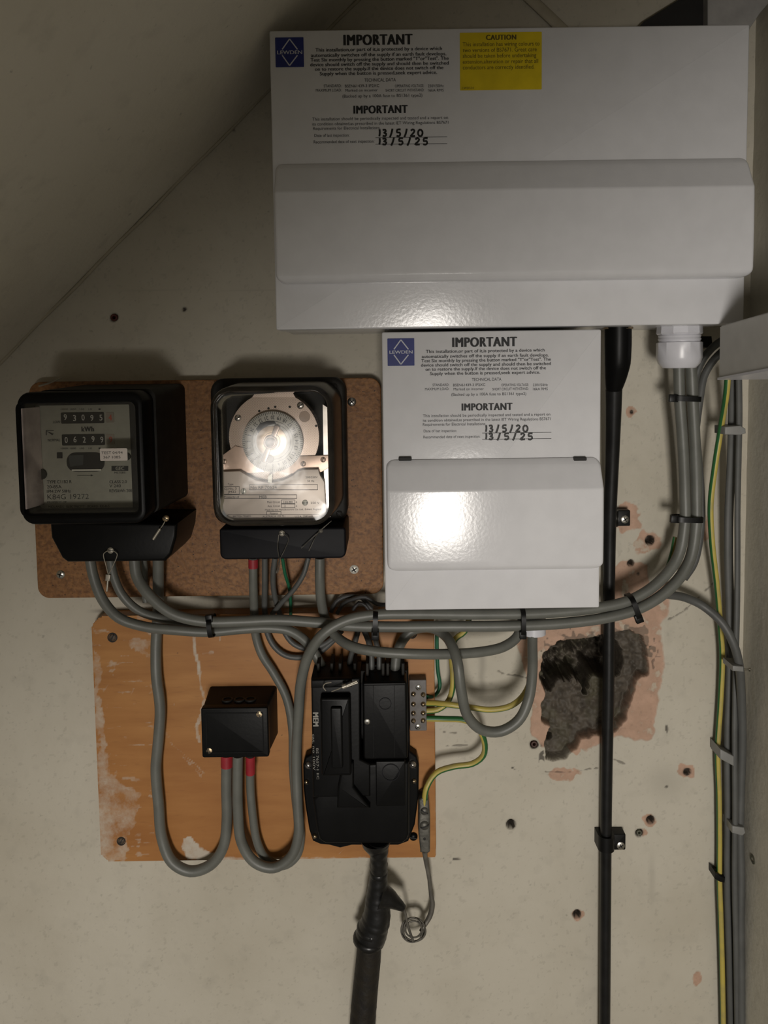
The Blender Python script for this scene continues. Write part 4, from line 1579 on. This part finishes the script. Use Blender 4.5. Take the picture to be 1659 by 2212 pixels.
for c_, r_ in (((666, 1652), 8.5), ((891, 1651), 8.5), ((662, 1689), 5.5), ((894, 1687), 5.5), ((680, 1806), 5.5), ((877, 1805), 5.5)):
    screw(c_[0], c_[1], 0.0325, r_, M_steel if r_ > 6 else M_brass, fu, kind='slot', ang=40, dome=0.9, label='shiny domed screw')
bm = BM()
text(bm, 'MEM', 0, 34, 0, 12, 0.0732, 0.03, rot=-90, centre=(682, 1554))
text(bm, 'cat. no 100V', 0, 84, 0, 5, 0.0732, 0.0, rot=-90, centre=(678, 1625))
text(bm, 'BS 7657-1 IIC', 0, 72, 0, 5, 0.0732, 0.0, rot=-90, centre=(686, 1650))
obj('side_lettering', bm, mat('pale_lettering', (0.25, 0.24, 0.21), 0.6), fu, label='pale lettering running down the left edge')
bm = BM()
dS = 0.087
tube(bm, [W(*p, dS) for p in ((704, 1492), (698, 1484), (702, 1477), (716, 1474))], 0.0005, 6, 0.002)
tube(bm, [W(*p, dS) for p in ((716, 1494), (732, 1488), (744, 1482))], 0.0005, 6, 0.002)
rod(bm, W(740, 1484, dS), W(748, 1481, dS), 0.0022)
rod(bm, W(746, 1482, dS), W(771, 1471, dS), 0.0011)
rod(bm, W(746, 1484, dS), W(773, 1474, dS), 0.0011)
obj('wire_seal', bm, M_seal, fu, 40, label='pale wire seal across the top')

# ================================================================= EARTH BLOCK + CLAMP
x0, x1, z0, z1 = R4((884, 1470), (923, 1468), (920, 1578), (886, 1580), 0.032)
eb = thing('earth_terminal_block', 'small grey earth terminal block with rows of screws right of the fuse unit', 'terminal block', ((x0 + x1) / 2, -0.018, z0))
bm = BM()
prism(bm, rr(x0, x1, z0, z1, 0.001, 3), 0.0183, 0.032, 0.0008)
obj('block', bm, M_block, eb, 30)
for c_ in ((904, 1485), (903, 1570)):
    screw(c_[0], c_[1], 0.032, 6.5, M_zinc, eb, ang=40, dome=0.3, label='zinc fixing screw')
for py in (1500, 1520, 1540, 1556):
    for px in (893, 914):
        screw(px, py + random.uniform(-1, 1), 0.032, 5.6, M_brass, eb, kind='slot', ang=random.uniform(0, 180), dome=0.9, name='terminal_screw')
cl = thing('earth_clamp', 'tall narrow tarnished metal earth clamp at the board\'s right edge', 'earth clamp', W(917, 1840, 0.018))
bm = BM()
prism(bm, pxs([(905, 1726), (914, 1720), (926, 1726), (929, 1760), (929, 1838), (924, 1842), (908, 1840), (904, 1800)], 0.034), 0.0183, 0.036, 0.002)
obj('body', bm, M_clamp, cl, 35)
screw(917, 1752, 0.036, 9, M_clamp, cl, kind='slot', ang=30, dome=0.5, label='tarnished slotted screw')
screw(917, 1783, 0.036, 10.5, M_clamp, cl, kind='slot', ang=-20, dome=0.5, label='tarnished slotted screw')
screw(917, 1812, 0.036, 3, M_dark, cl, kind='slot', name='pin_hole', label='small dark pin hole')

# ================================================================= CABLES
GG = 'grey insulated cables'


def cable(route, rpx, m, label, group=GG, name='cable', cat='cable', sleeves=(), seg=16, flat=1.0, step=0.004):
    P = [W(*q[:3]) for q in route]
    dm = sum(q[2] for q in route) / len(route)
    r = rpx * sc(dm)
    bm = BM()
    tube(bm, P, r, seg, step, flat=flat)
    o = obj(name, bm, m, None, 60)
    tag(o, label, cat, group)
    for (a, b, sm) in sleeves:
        bm = BM()
        A_, B_ = W(*a), W(*b)
        tube(bm, [A_, (A_ + B_) / 2, B_], r * 1.12, seg, 0.003)
        obj('sleeve', bm, sm, o, 60, label='red sleeve')
    return o


# meter tails up to the gland
cable([(1466, 780, 0.052), (1468, 860, 0.050), (1475, 960, 0.045), (1479, 1060, 0.040), (1479, 1130, 0.040), (1464, 1203, 0.042), (1422, 1258, 0.047), (1362, 1296, 0.050), (1290, 1313, 0.052), (1180, 1324, 0.054),
       (1040, 1327, 0.056), (900, 1326, 0.058), (810, 1328, 0.060), (748, 1340, 0.062), (700, 1368, 0.064), (668, 1412, 0.060), (651, 1470, 0.052), (645, 1540, 0.042), (640, 1640, 0.036), (643, 1740, 0.037), (645, 1800, 0.038), (630, 1848, 0.038),
       (592, 1874, 0.038), (550, 1862, 0.038), (522, 1820, 0.038), (514, 1750, 0.040), (513, 1690, 0.043), (514, 1632, 0.045)], 11.6, M_grey,
      'thick grey cable from the white gland looping down round to the junction box middle')
cable([(1492, 780, 0.050), (1496, 860, 0.048), (1501, 960, 0.043), (1504, 1060, 0.038), (1503, 1140, 0.038), (1488, 1215, 0.041), (1450, 1268, 0.046), (1390, 1310, 0.050), (1320, 1332, 0.052), (1220, 1346, 0.053),
       (1100, 1352, 0.054), (960, 1353, 0.052), (850, 1354, 0.050), (760, 1352, 0.048), (690, 1345, 0.046), (600, 1339, 0.048), (520, 1342, 0.052), (440, 1342, 0.056), (372, 1325, 0.058), (322, 1285, 0.056), (296, 1245, 0.052), (290, 1205, 0.050)], 12, M_grey,
      'thick grey cable from the white gland running left to the black meter')
cable([(194, 1205, 0.050), (202, 1245, 0.050), (222, 1296, 0.052), (256, 1334, 0.054), (310, 1353, 0.052), (380, 1361, 0.051), (450, 1365, 0.048), (520, 1359, 0.045), (580, 1356, 0.041), (625, 1362, 0.039), (660, 1385, 0.037), (682, 1415, 0.037), (700, 1450, 0.041)], 11, M_grey,
      'grey cable from the meter\'s left end sweeping to the fuse unit\'s first entry')
cable([(238, 1205, 0.044), (246, 1245, 0.042), (264, 1285, 0.040), (298, 1318, 0.039), (345, 1335, 0.038), (400, 1346, 0.036), (450, 1348, 0.032), (505, 1346, 0.028)], 9.5, M_grey,
      'grey cable second from left under the meter, joining the bundle from behind')
cable([(310, 1205, 0.034), (313, 1240, 0.032), (312, 1275, 0.027), (315, 1300, 0.026)], 7, M_grey, 'thin grey cable half hidden between two thicker ones under the meter')
cable([(342, 1205, 0.040), (342, 1260, 0.034), (341, 1325, 0.0255), (337, 1400, 0.0255), (338, 1460, 0.028), (346, 1530, 0.028), (342, 1600, 0.028), (337, 1660, 0.028), (343, 1740, 0.028), (350, 1810, 0.028), (372, 1862, 0.030), (412, 1882, 0.030),
       (455, 1868, 0.030), (482, 1830, 0.031), (490, 1770, 0.031), (489, 1700, 0.032), (490, 1632, 0.034)], 12, M_grey,
      'thick grey cable looping from the meter down to the junction box left side', sleeves=[((490, 1630, 0.034), (490, 1655, 0.0334), M_red)])
cable([(547, 1205, 0.046), (547, 1260, 0.042), (549, 1320, 0.034), (552, 1370, 0.028), (565, 1412, 0.027), (592, 1455, 0.026), (618, 1505, 0.026), (631, 1570, 0.026), (633, 1660, 0.026), (640, 1740, 0.026), (650, 1810, 0.025), (640, 1850, 0.025), (610, 1870, 0.025), (575, 1855, 0.026),
       (556, 1820, 0.028), (546, 1760, 0.031), (541, 1700, 0.034), (541, 1632, 0.040)], 9.5, M_grey,
      'grey cable with red sleeves joining time switch and junction box right side', sleeves=[((547, 1207, 0.046), (547, 1226, 0.045), M_red), ((541, 1632, 0.040), (541, 1670, 0.0365), M_red)])
cable([(572, 1205, 0.046), (572, 1260, 0.040), (572, 1320, 0.028), (578, 1368, 0.024), (594, 1398, 0.024), (618, 1416, 0.024), (650, 1420, 0.024), (690, 1408, 0.024), (718, 1385, 0.024), (738, 1362, 0.024)], 6.5, M_grey2,
      'thin grey cable hanging from the time switch beside the red-sleeved one')
cable([(594, 1205, 0.046), (590, 1240, 0.042), (592, 1280, 0.034), (604, 1325, 0.026), (616, 1368, 0.024), (636, 1392, 0.024), (668, 1402, 0.0245), (700, 1392, 0.025), (728, 1372, 0.026)], 6, M_grey2,
      'thin grey cable curving under the time switch left of the green wire')
cable([(610, 1205, 0.044), (616, 1240, 0.038), (625, 1270, 0.030), (628, 1310, 0.022), (628, 1335, 0.018)], 3.6, M_green, 'thin green wire below the time switch', group=None, name='earth_wire', cat='wire')
cable([(666, 1205, 0.048), (656, 1240, 0.048), (636, 1272, 0.046), (610, 1300, 0.042), (588, 1326, 0.034)], 5.5, M_grey2, 'thin grey cable slanting down left from the time switch')
cable([(691, 1205, 0.044), (691, 1250, 0.042), (694, 1300, 0.036), (706, 1345, 0.032), (728, 1376, 0.043), (762, 1397, 0.058), (810, 1407, 0.064), (880, 1412, 0.066), (960, 1413, 0.060), (1040, 1408, 0.052), (1090, 1396, 0.044), (1118, 1374, 0.038), (1128, 1340, 0.033), (1130, 1300, 0.030)], 11, M_grey,
      'grey cable sagging from the time switch to underneath the small consumer unit')
cable([(1152, 1300, 0.033), (1151, 1345, 0.034), (1150, 1390, 0.042), (1150, 1450, 0.054), (1142, 1510, 0.062), (1120, 1556, 0.064), (1080, 1580, 0.064), (1040, 1576, 0.066), (1010, 1546, 0.070), (996, 1490, 0.076), (988, 1430, 0.074), (976, 1394, 0.060), (958, 1370, 0.042), (930, 1356, 0.034), (895, 1360, 0.032), (872, 1380, 0.033), (858, 1410, 0.037), (853, 1450, 0.041)], 11.3, M_grey,
      'grey cable hanging in a deep U-shaped loop below the small consumer unit')
cable([(752, 1450, 0.041), (758, 1418, 0.036), (766, 1390, 0.030), (773, 1365, 0.027), (777, 1330, 0.026)], 6, M_grey2, 'thin grey cable rising from the fuse unit\'s second entry')
cable([(803, 1450, 0.041), (802, 1415, 0.038), (796, 1385, 0.033), (786, 1360, 0.028)], 6.5, M_grey2, 'short grey cable rising from the fuse unit\'s third entry, left one')
cable([(819, 1450, 0.041), (819, 1415, 0.038), (812, 1385, 0.033), (806, 1360, 0.028)], 6, M_grey2, 'short grey cable rising from the fuse unit\'s third entry, right one')
cable([(715, 1322, 0.022), (726, 1300, 0.022), (750, 1288, 0.022), (782, 1292, 0.024), (800, 1312, 0.024), (822, 1330, 0.024)], 5, M_darkgrey, 'dark thin cable arching over the bundle, outer arch', group='dark cables arching over the bundle')
cable([(728, 1326, 0.028), (742, 1304, 0.028), (764, 1294, 0.030), (790, 1290, 0.032), (815, 1305, 0.032), (838, 1306, 0.030)], 4.5, M_darkgrey, 'dark thin cable reaching the small consumer unit\'s lower left corner', group='dark cables arching over the bundle')
cable([(762, 1318, 0.020), (775, 1302, 0.020), (790, 1308, 0.020), (800, 1325, 0.020)], 4, M_darkgrey, 'dark thin cable arching over the bundle, small inner arch', group='dark cables arching over the bundle')
# earths
EG = 'green and yellow earth cables'
cable([(918, 1519, 0.028), (940, 1519, 0.034), (962, 1521, 0.040), (1010, 1527, 0.043), (1060, 1533, 0.044), (1105, 1524, 0.043), (1132, 1500, 0.038), (1146, 1468, 0.032), (1150, 1420, 0.022), (1151, 1340, 0.014), (1151, 1295, 0.012)], 6.4, M_earth, 'yellow and green earth cable curving right from the earth terminal block\'s upper terminals', EG, 'earth_cable')
cable([(918, 1536, 0.028), (945, 1533, 0.027), (966, 1518, 0.027), (977, 1490, 0.030), (978, 1450, 0.030), (975, 1410, 0.030), (984, 1380, 0.030), (1004, 1364, 0.032), (1015, 1330, 0.034)], 6.4, M_earth, 'yellow and green earth cable rising behind the U-shaped loop\'s left leg', EG, 'earth_cable')
cable([(918, 1552, 0.028), (960, 1553, 0.030), (1005, 1556, 0.034), (1030, 1570, 0.036), (1046, 1600, 0.034), (1044, 1632, 0.030), (1020, 1650, 0.026), (980, 1656, 0.026), (942, 1670, 0.030), (922, 1700, 0.034), (916, 1740, 0.033)][::-1], 6.6, M_earth, 'yellow and green earth cable from terminal block down to the earth clamp', EG, 'earth_cable')
cable([(944, 1350, 0.012), (944, 1400, 0.010), (946, 1450, 0.010), (950, 1485, 0.010), (940, 1502, 0.014), (922, 1506, 0.022)], 4, M_green, 'thin green wire down the right edge of the plywood board', None, 'earth_wire', 'wire')
cable([(1458, 1160, 0.030), (1450, 1200, 0.030), (1436, 1236, 0.030), (1410, 1262, 0.030)], 4.5, M_earth2, 'sliver of yellow earth wire behind the thick cables\' bend', EG, 'earth_cable')
cable([(1573, 800, 0.074), (1569, 850, 0.068), (1558, 920, 0.046), (1544, 1010, 0.038), (1535, 1090, 0.032), (1538, 1170, 0.028), (1548, 1260, 0.022), (1555, 1340, 0.016), (1560, 1420, 0.012), (1556, 1520, 0.010), (1550, 1620, 0.009), (1553, 1720, 0.009), (1554, 1820, 0.009), (1554, 1900, 0.010), (1557, 1990, 0.010), (1560, 2100, 0.009), (1563, 2260, 0.009)], 6.2, M_earth2,
      'long green and yellow earth cable running down the wall corner', EG, 'earth_cable')
# corner bundle
CG = 'grey cables in the wall corner'
cable([(1584, 810, 0.055), (1583, 900, 0.042), (1580, 1000, 0.030), (1575, 1100, 0.022), (1574, 1200, 0.018), (1577, 1320, 0.014), (1578, 1450, 0.011), (1573, 1600, 0.010), (1574, 1750, 0.010), (1573, 1900, 0.010), (1577, 2050, 0.010), (1582, 2260, 0.010)], 10, M_grey2, 'grey cable in the wall corner nearest the green and yellow one', CG, flat=0.6)
cable([(1596, 810, 0.064), (1597, 900, 0.053), (1595, 1000, 0.042), (1593, 1100, 0.034), (1593, 1200, 0.030), (1592, 1320, 0.026), (1589, 1450, 0.022), (1587, 1600, 0.021), (1588, 1750, 0.021), (1587, 1900, 0.020), (1590, 2050, 0.019), (1593, 2260, 0.018)], 6.5, M_grey2, 'grey cable in the wall corner, middle of three', CG, flat=0.7)
cable([(1440, 1284, 0.034), (1480, 1291, 0.026), (1520, 1310, 0.026), (1560, 1346, 0.034), (1585, 1392, 0.037), (1597, 1440, 0.034), (1601, 1500, 0.027), (1603, 1600, 0.020), (1600, 1700, 0.016), (1598, 1800, 0.016), (1600, 1900, 0.016), (1599, 2000, 0.017), (1600, 2100, 0.018), (1602, 2260, 0.019)], 9.3, M_grey2, 'grey cable branching from the thick bend then down the wall corner', CG)
cable([(1560, 735, 0.045), (1540, 750, 0.042), (1516, 780, 0.038), (1502, 820, 0.032), (1500, 880, 0.026), (1506, 960, 0.020), (1514, 1060, 0.016), (1514, 1140, 0.014), (1500, 1215, 0.018), (1478, 1250, 0.021)], 8, M_grey2, 'grey cable curving down behind the white gland, inner one', CG)
cable([(1565, 755, 0.040), (1544, 775, 0.034), (1522, 810, 0.026), (1512, 860, 0.018), (1504, 920, 0.012), (1494, 990, 0.008), (1486, 1060, 0.007)], 8, M_grey2, 'grey cable curving down behind the white gland, outer one', CG)

# black armoured sub-main
P = [W(1335, 700, 0.060), W(1335, 745, 0.058), W(1334, 785, 0.055), W(1330, 815, 0.050), W(1326, 842, 0.046), W(1325, 900, 0.040), W(1322, 1000, 0.030), W(1318, 1100, 0.022), W(1316, 1200, 0.0155), W(1315, 1350, 0.0125), W(1314, 1500, 0.012), W(1311, 1650, 0.012), W(1309, 1800, 0.012), W(1308, 1950, 0.012), W(1307, 2100, 0.012), W(1306, 2260, 0.012)]
big_r = [28, 28, 27, 23, 17, 16, 14.5, 14, 13.5, 13, 13, 12.8, 12.6, 12.5, 12.5, 12.5]
sub = thing('armoured_cable', 'straight black cable running full height from the wide unit down the wall', 'cable', P[-1])
bm = BM()
tube(bm, P[4:], [r * sc(0.02) for r in big_r[4:]], 20)
obj('sheath', bm, M_cabblack, sub, 60)
bm = BM()
tube(bm, P[:5] + [P[4] + (P[5] - P[4]) * 0.15], [r * sc(0.055) for r in big_r[:5]] + [16.2 * sc(.055)], 24, 0.003)
obj('shroud', bm, M_black, sub, 60, label='flared black gland shroud')
bm = BM()
c = W(1335, 709, 0.058)
lathe(bm, c, (0, 0, 1), [(-0.001, 0.0135), (0.003, 0.0135)], 24)
obj('gland_ring', bm, M_brass, sub, 40, label='thin brass ring')


def cleat(py, px0, px1, sx, sy, d, label):
    t = thing('cable_cleat', label, 'cable clip', W((px0 + px1) / 2, py, 0), 'black cleats on the black cable')
    bm = BM()
    c = W(px0, py, 0.013)
    h = 17 * sc(0.01)
    L = []
    lo = []
    for k in range(13):
        a = math.radians(-90 + 180 * k / 12)
        lo.append((c.x + 0.0085 * math.sin(a) * 1.0, -(0.013 + 0.0078 * math.cos(a))))
    pts = [(c.x - 0.0085, -0.0008)] + lo + [(c.x + 0.0085, -0.0008)]
    loft(bm, [[(x, y, c.z + s * h) for x, y in pts] for s in (-1, 1)])
    obj('saddle', bm, M_tie, t, 40)
    bm = BM()
    a = R4((px0 + 10, py - 17), (px1, py - 17), (px1, py + 17), (px0 + 10, py + 17), 0.012)
    prism(bm, rr(*a, 0.001, 3), 0.0008, d, 0.001)
    obj('foot', bm, M_tie, t, 30)
    screw(sx, sy, d, 9, M_zinc, t, ang=60, dome=0.25, label='zinc cross-head screw')


cleat(1119, 1317, 1361, 1350, 1122, 0.013, 'upper black cleat with one screw holding the black cable')
cleat(1818, 1309, 1351, 1341, 1827, 0.013, 'lower black cleat with one screw holding the black cable')

# white gland
gl = thing('cable_gland', 'large white plastic cable gland under the wide consumer unit\'s right end', 'cable gland', W(1468, 700, 0.052))
c = W(1468, 706, 0.052)
u = sc(0.052)


def hexl(bm, c, prof, seg=6, rot=0.3):
    loft(bm, [[c + Vector((math.cos(rot + 2 * math.pi * q / seg) * r, math.sin(rot + 2 * math.pi * q / seg) * r, -h)) for q in range(seg)] for h, r in prof])


bm = BM()
hexl(bm, c, [(-0.006, 45 * u), (14 * u, 47 * u), (17 * u, 44 * u)], 10)
obj('lock_nut', bm, M_whiteplastic, gl, 25)
bm = BM()
lathe(bm, c, (0, 0, -1), [(17 * u, 42 * u), (20 * u, 44 * u), (23 * u, 42 * u), (27 * u, 44 * u), (30 * u, 42 * u), (36 * u, 42 * u)], 32)
obj('threaded_body', bm, M_whiteplastic, gl, 30)
bm = BM()
hexl(bm, c, [(32 * u, 43 * u), (34 * u, 47 * u), (66 * u, 47 * u), (78 * u, 43 * u), (88 * u, 34 * u), (89 * u, 20 * u)], 12, 0.1)
obj('dome_nut', bm, M_whiteplastic, gl, 30)
bm = BM()
lathe(bm, W(1152, 1340, 0.032), (0, 0, -1), [(-0.006, 28 * u), (30 * u, 28 * u), (31 * u, 25 * u)], 32)
tag(obj('cable_grommet', bm, M_whiteplastic, None, 30), 'white round grommet mostly hidden under the small consumer unit', 'cable gland')


# cable ties
def tie(px, py, d, ang, half, hd, wpx, head=1, tail=0, label='', m=M_tie, curve=1):
    c = W(px, py, d)
    a = math.radians(ang)
    v = Vector((math.cos(a), 0, math.sin(a)))       # across the cables
    u = Vector((-math.sin(a), 0, math.cos(a)))      # along them
    L = half * sc(d)
    w = wpx * sc(d) / 2
    bm = BM()

    def loop(k, off):
        pts = []
        for q in range(28):
            t_ = 2 * math.pi * q / 28
            ex = (abs(math.cos(t_)) ** 0.6) * (1 if math.cos(t_) > 0 else -1)
            ey = (abs(math.sin(t_)) ** 0.6) * (1 if math.sin(t_) > 0 else -1)
            pts.append(c + v * (ex * (L + k)) + Vector((0, ey * (hd + k), 0)) + u * off)
        return pts
    loft(bm, [loop(0.0003, -w), loop(0.0012, -w), loop(0.0012, w), loop(0.0003, w), loop(0.0003, -w)], False, False)
    o = obj('cable_tie', bm, m, None, 50)
    tag(o, label, 'cable tie', 'black cable ties')
    bm = BM()
    t = BM()
    box(t, -w * 1.7, w * 1.7, -0.0025, 0.0025, -w * 1.5, w * 1.5, 0.0006)
    hc = c + v * (head * (L + 0.0005)) + Vector((0, -hd * 0.55, 0))
    M = Matrix.Translation(hc) @ Matrix.Rotation(-(a), 4, 'Y')
    merge(bm, t, 0, M)
    if tail:
        e = hc + v * (head * tail * sc(d))
        rod(bm, hc, e, w * 0.6, 8)
    obj('head', bm, m, o, 30)
    return o


tie(458, 1351, 0.052, 96, 20, 0.0115, 10, 1, 0, 'black cable tie round the cables at the bundle\'s left end')
tie(811, 1341, 0.055, 88, 26, 0.0128, 11, -1, 10, 'black cable tie just left of the small consumer unit\'s bottom corner')
tie(1127, 1340, 0.054, 90, 27, 0.0105, 10, -1, 2, 'black cable tie beneath the small consumer unit\'s lower edge')
tie(1367, 1309, 0.050, 110, 24, 0.0105, 11, -1, 4, 'black slanted cable tie right of the black cable crossing')
tie(1480, 861, 0.049, -3, 29, 0.0085, 11, -1, 0, 'upper black cable tie round the thick cables below the gland')
tie(1484, 1120, 0.039, -3, 30, 0.0085, 11, -1, 0, 'lower black cable tie on the upright thick cables')


def clip(pts, d0, d1, m, label, nail=None, group='small clips on the corner cables'):
    bm = BM()
    prism(bm, pxs(pts, d1), d0, d1, 0.0012)
    o = obj('cable_clip', bm, m, None, 30)
    tag(o, label, 'cable clip', group)
    if nail:
        bm = BM()
        rod(bm, *nail, 0.0009)
        lathe(bm, nail[1], (nail[1] - nail[0]), [(-0.0003, 0.002), (0.0005, 0.002)], 12)
        obj('nail', bm, M_zinc, o, 40, label='bright nail')
    return o


clip([(1566, 922), (1600, 919), (1611, 926), (1612, 936), (1600, 940), (1566, 939)], 0.034, 0.056, M_greyclip, 'grey clip high on the corner cables')
clip([(1583, 1438), (1607, 1440), (1607, 1452), (1583, 1450)], 0.022, 0.043, M_greyclip, 'grey clip whose bright nail points right', (W(1602, 1446, 0.036), W(1619, 1446, 0.035)))
clip([(1556, 1618), (1586, 1634), (1586, 1656), (1556, 1640)], 0.002, 0.024, M_greyclip, 'slanting grey band across the middle of the corner cables')
clip([(1582, 1784), (1608, 1788), (1611, 1800), (1604, 1806), (1582, 1800)], 0.004, 0.025, M_greyclip, 'grey clip on the lower corner cables')
clip([(1545, 1884), (1557, 1892), (1567, 1896), (1566, 1908), (1556, 1906), (1545, 1900)], 0.001, 0.016, M_tie, 'small black clip on the green and yellow cable')
clip([(1516, 726), (1538, 726), (1540, 745), (1530, 752), (1516, 748)], 0.002, 0.020, M_tie, 'black clip on the wall behind the white gland')

# supply cable with taped joint
sup = thing('supply_cable', 'thick taped black supply cable rising from below into the fuse unit', 'cable', W(785, 2260, 0.025))
P = [W(*q) for q in ((818, 1812, 0.042), (818, 1850, 0.040), (818, 1890, 0.036), (816, 1920, 0.034), (815, 1950, 0.033), (814, 1980, 0.032), (808, 2000, 0.031), (802, 2018, 0.030), (797, 2032, 0.029), (796, 2042, 0.029))]
bm = BM()
tube(bm, P, [r * sc(0.033) for r in (26, 19, 19, 23, 28, 31, 34, 36, 31, 25)], 24, 0.0022, wob=0.03)
lathe(bm, W(812, 1826, 0.040), (0, 0, -1), [(-0.006, 34 * sc(.04)), (0.0, 30 * sc(.04)), (0.006, 20 * sc(.04))], 24)
obj('taped_joint', bm, M_tape, sup, 80, label='lumpy black tape wrapping')
for (yc, r_) in ((1868, 20.5), (1886, 20.5), (2006, 35.5), (2028, 36.5)):
    bm = BM()
    xx = 818 if yc < 1950 else (804 if yc < 2015 else 797)
    c = W(xx, yc, 0.036 if yc < 1950 else 0.030)
    lathe(bm, c, (0.12, 0, 1), [(-0.004, r_ * sc(.035) * .85), (-0.002, r_ * sc(.035)), (0.002, r_ * sc(.035)), (0.004, r_ * sc(.035) * .85)], 24)
    obj('tape_ridge', bm, M_tape, sup, 80)
bm = BM()
tube(bm, [W(*q) for q in ((820, 1934, 0.034), (838, 1940, 0.034), (858, 1952, 0.034), (872, 1962, 0.034))], [30 * sc(.03), 22 * sc(.03), 13 * sc(.03), 8 * sc(.03)], 16, 0.002, wob=0.03)
obj('branch_stub', bm, M_tape, sup, 80)
bm = BM()
tube(bm, [W(*q) for q in ((798, 2034, 0.028), (796, 2070, 0.027), (792, 2110, 0.026), (788, 2150, 0.026), (784, 2200, 0.026), (780, 2270, 0.026))], [r * sc(0.026) for r in (27, 28, 28.5, 29, 29.5, 30)], 24, 0.003, wob=0.012)
obj('sheath', bm, mat('rough_old_sheath', (0.008, 0.007, 0.006), 0.6, var=0.3, vscale=90, bump=0.9, bscale=160, col2=(0.020, 0.016, 0.010), spec=0.3), sup, 80, label='rough brown-black outer sheath')

# earth wire coil
cw = thing('coiled_earth_wire', 'grey lead wire wound into a small coil right of the taped supply cable', 'wire', W(893, 2030, 0.02))
bm = BM()
tube(bm, [W(*q) for q in ((917, 1838, 0.030), (920, 1862, 0.026), (927, 1895, 0.022), (930, 1925, 0.018), (934, 1955, 0.016), (928, 1980, 0.016), (916, 2000, 0.018), (908, 2012, 0.020))], [r * sc(.02) for r in (6, 4.5, 4.8, 4.5, 6, 6, 5, 3.5)], 12, 0.003, wob=0.04)
obj('lead_sheath', bm, M_lead, cw, 60, label='dull tapered lead covering')
bm = BM()
tube(bm, [W(*q) for q in ((870, 1960, 0.034), (876, 1975, 0.032), (880, 1995, 0.028), (886, 2015, 0.026), (892, 2032, 0.025))], 3 * sc(.03), 10, 0.003)
pts_ = []
for k in range(0, 200):
    a = math.radians(k * 12 * 1.0)
    ph = k / 200
    rx = 22 + 4.5 * math.sin(k * 0.083)
    rz = 23 + 4.5 * math.cos(k * 0.067)
    pts_.append(W(893 + 2 * math.sin(k * .05) + rx * math.cos(a), 2008 + 3 * math.sin(k * .07) - rz * math.sin(a), 0.016 + 0.010 * ((ph * 3) % 1)))
tube(bm, pts_, 1.7 * sc(.02), 8, 0.004)
obj('coil', bm, M_lead, cw, 60)

# trunking box on right wall
bx = thing('trunking_box', 'white box on the right-hand wall with cables leaving its underside', 'trunking', W(1640, 740, 0.1))
xb = 0.289
# far end at depth where the face meets pixel column 1553
df = D - xb * F / (1553 - 829.5)
dn = D - xb * F / (1720 - 829.5)
za1, zb1 = W(1553, 704, df).z, W(1553, 819, df).z
za2, zb2 = W(1720, 656, dn).z, W(1720, 788, dn).z
bm = BM()
XB2 = XR - 0.0005
fr_ = [(xb, -df, zb1), (xb, -df, za1), (XB2, -df, za1), (XB2, -df, zb1)]
nr_ = [(xb, -dn, zb2), (xb, -dn, za2), (XB2, -dn, za2), (XB2, -dn, zb2)]
loft(bm, [fr_, nr_])
bmesh.ops.bevel(bm, geom=bm.edges[:], offset=0.001, segments=2, affect='EDGES')
obj('body', bm, mat('matt_white_plastic', (0.52, 0.51, 0.48), 0.45, var=0.03), bx, 30)
bm = BM()
loft(bm, [[(xb - 0.001, y, z - 0.0008), (xb - 0.001, y, z + 0.0012), (XB2, y, z + 0.0012), (XB2, y, z - 0.0008)] for y, z in ((-df + .0005, zb1), (-dn, zb2))])
obj('lid_lip', bm, M_whiteplastic, bx)

# bits seen above the wide unit
bm = BM()
A_, B_ = W(1118, -30, 0.004), W(1225, 72, 0.004)
tube(bm, [A_, (A_ + B_) / 2, B_], 0.0055, 12, 0.01, flat=0.4)
struct(obj('trim_2', bm, M_cream, None, 60))
bm = BM()
prism(bm, pxs([(1350, 90), (1390, 48), (1480, -8), (1500, -30), (1520, -30), (1520, 90)], 0.01), 0.0008, 0.012)  # flat black sheet standing in for the shade of a wall opening
tag(obj('hole_shade_sheet', bm, mat('shade_black', (0.012, 0.011, 0.01), 0.8)), 'black triangular sheet for the shade of a wall hole behind the top of the wide consumer unit', 'board')
bm = BM()
prism(bm, pxs([(1527, -40), (1700, -40), (1640, 30), (1600, 90), (1527, 90)], 0.02), 0.0008, 0.022, 0.001)
tag(obj('grey_panel', bm, mat('grey_paint', (0.33, 0.32, 0.31), 0.6)), 'plain grey panel behind the wide unit\'s top right corner', 'panel')

# wall plugs
for (px, py, r_, m_, lb) in ((246, 686, 7.5, M_plug, 'dark red wall plug in the bare wall above the black meter'), (1154, 1608, 7, M_plugb, 'brown wall plug just left of the broken plaster hole'),
                             (1381, 1799, 6, mat('olive_plug', (0.10, 0.10, 0.07), 0.6), 'olive wall plug beside the lower black cleat')):
    bm = BM()
    c = W(px, py, -0.004)
    ring(bm, circ((px, py), r_, 0, 20), circ((px, py), r_ * 0.45, 0, 20), -0.006, 0.0004, 0.0005)
    tag(obj('wall_plug', bm, m_, None, 40), lb, 'wall plug', 'wall plugs')
# green plug in the right wall
dq = D - XR * F / (1650 - 829.5)
c = W(1650, 1856, dq)
bm = BM()
lathe(bm, Vector((XR, c.y, c.z)), (-1, 0, 0), [(-0.001, 0.0045), (0.0006, 0.0045), (0.0006, 0.002), (-0.0005, 0.0018)], 16)
tag(obj('wall_plug', bm, mat('olive_plug', (0.10, 0.10, 0.07), 0.6), None, 40), 'olive wall plug in the right-hand wall at the picture edge', 'wall plug', 'wall plugs')
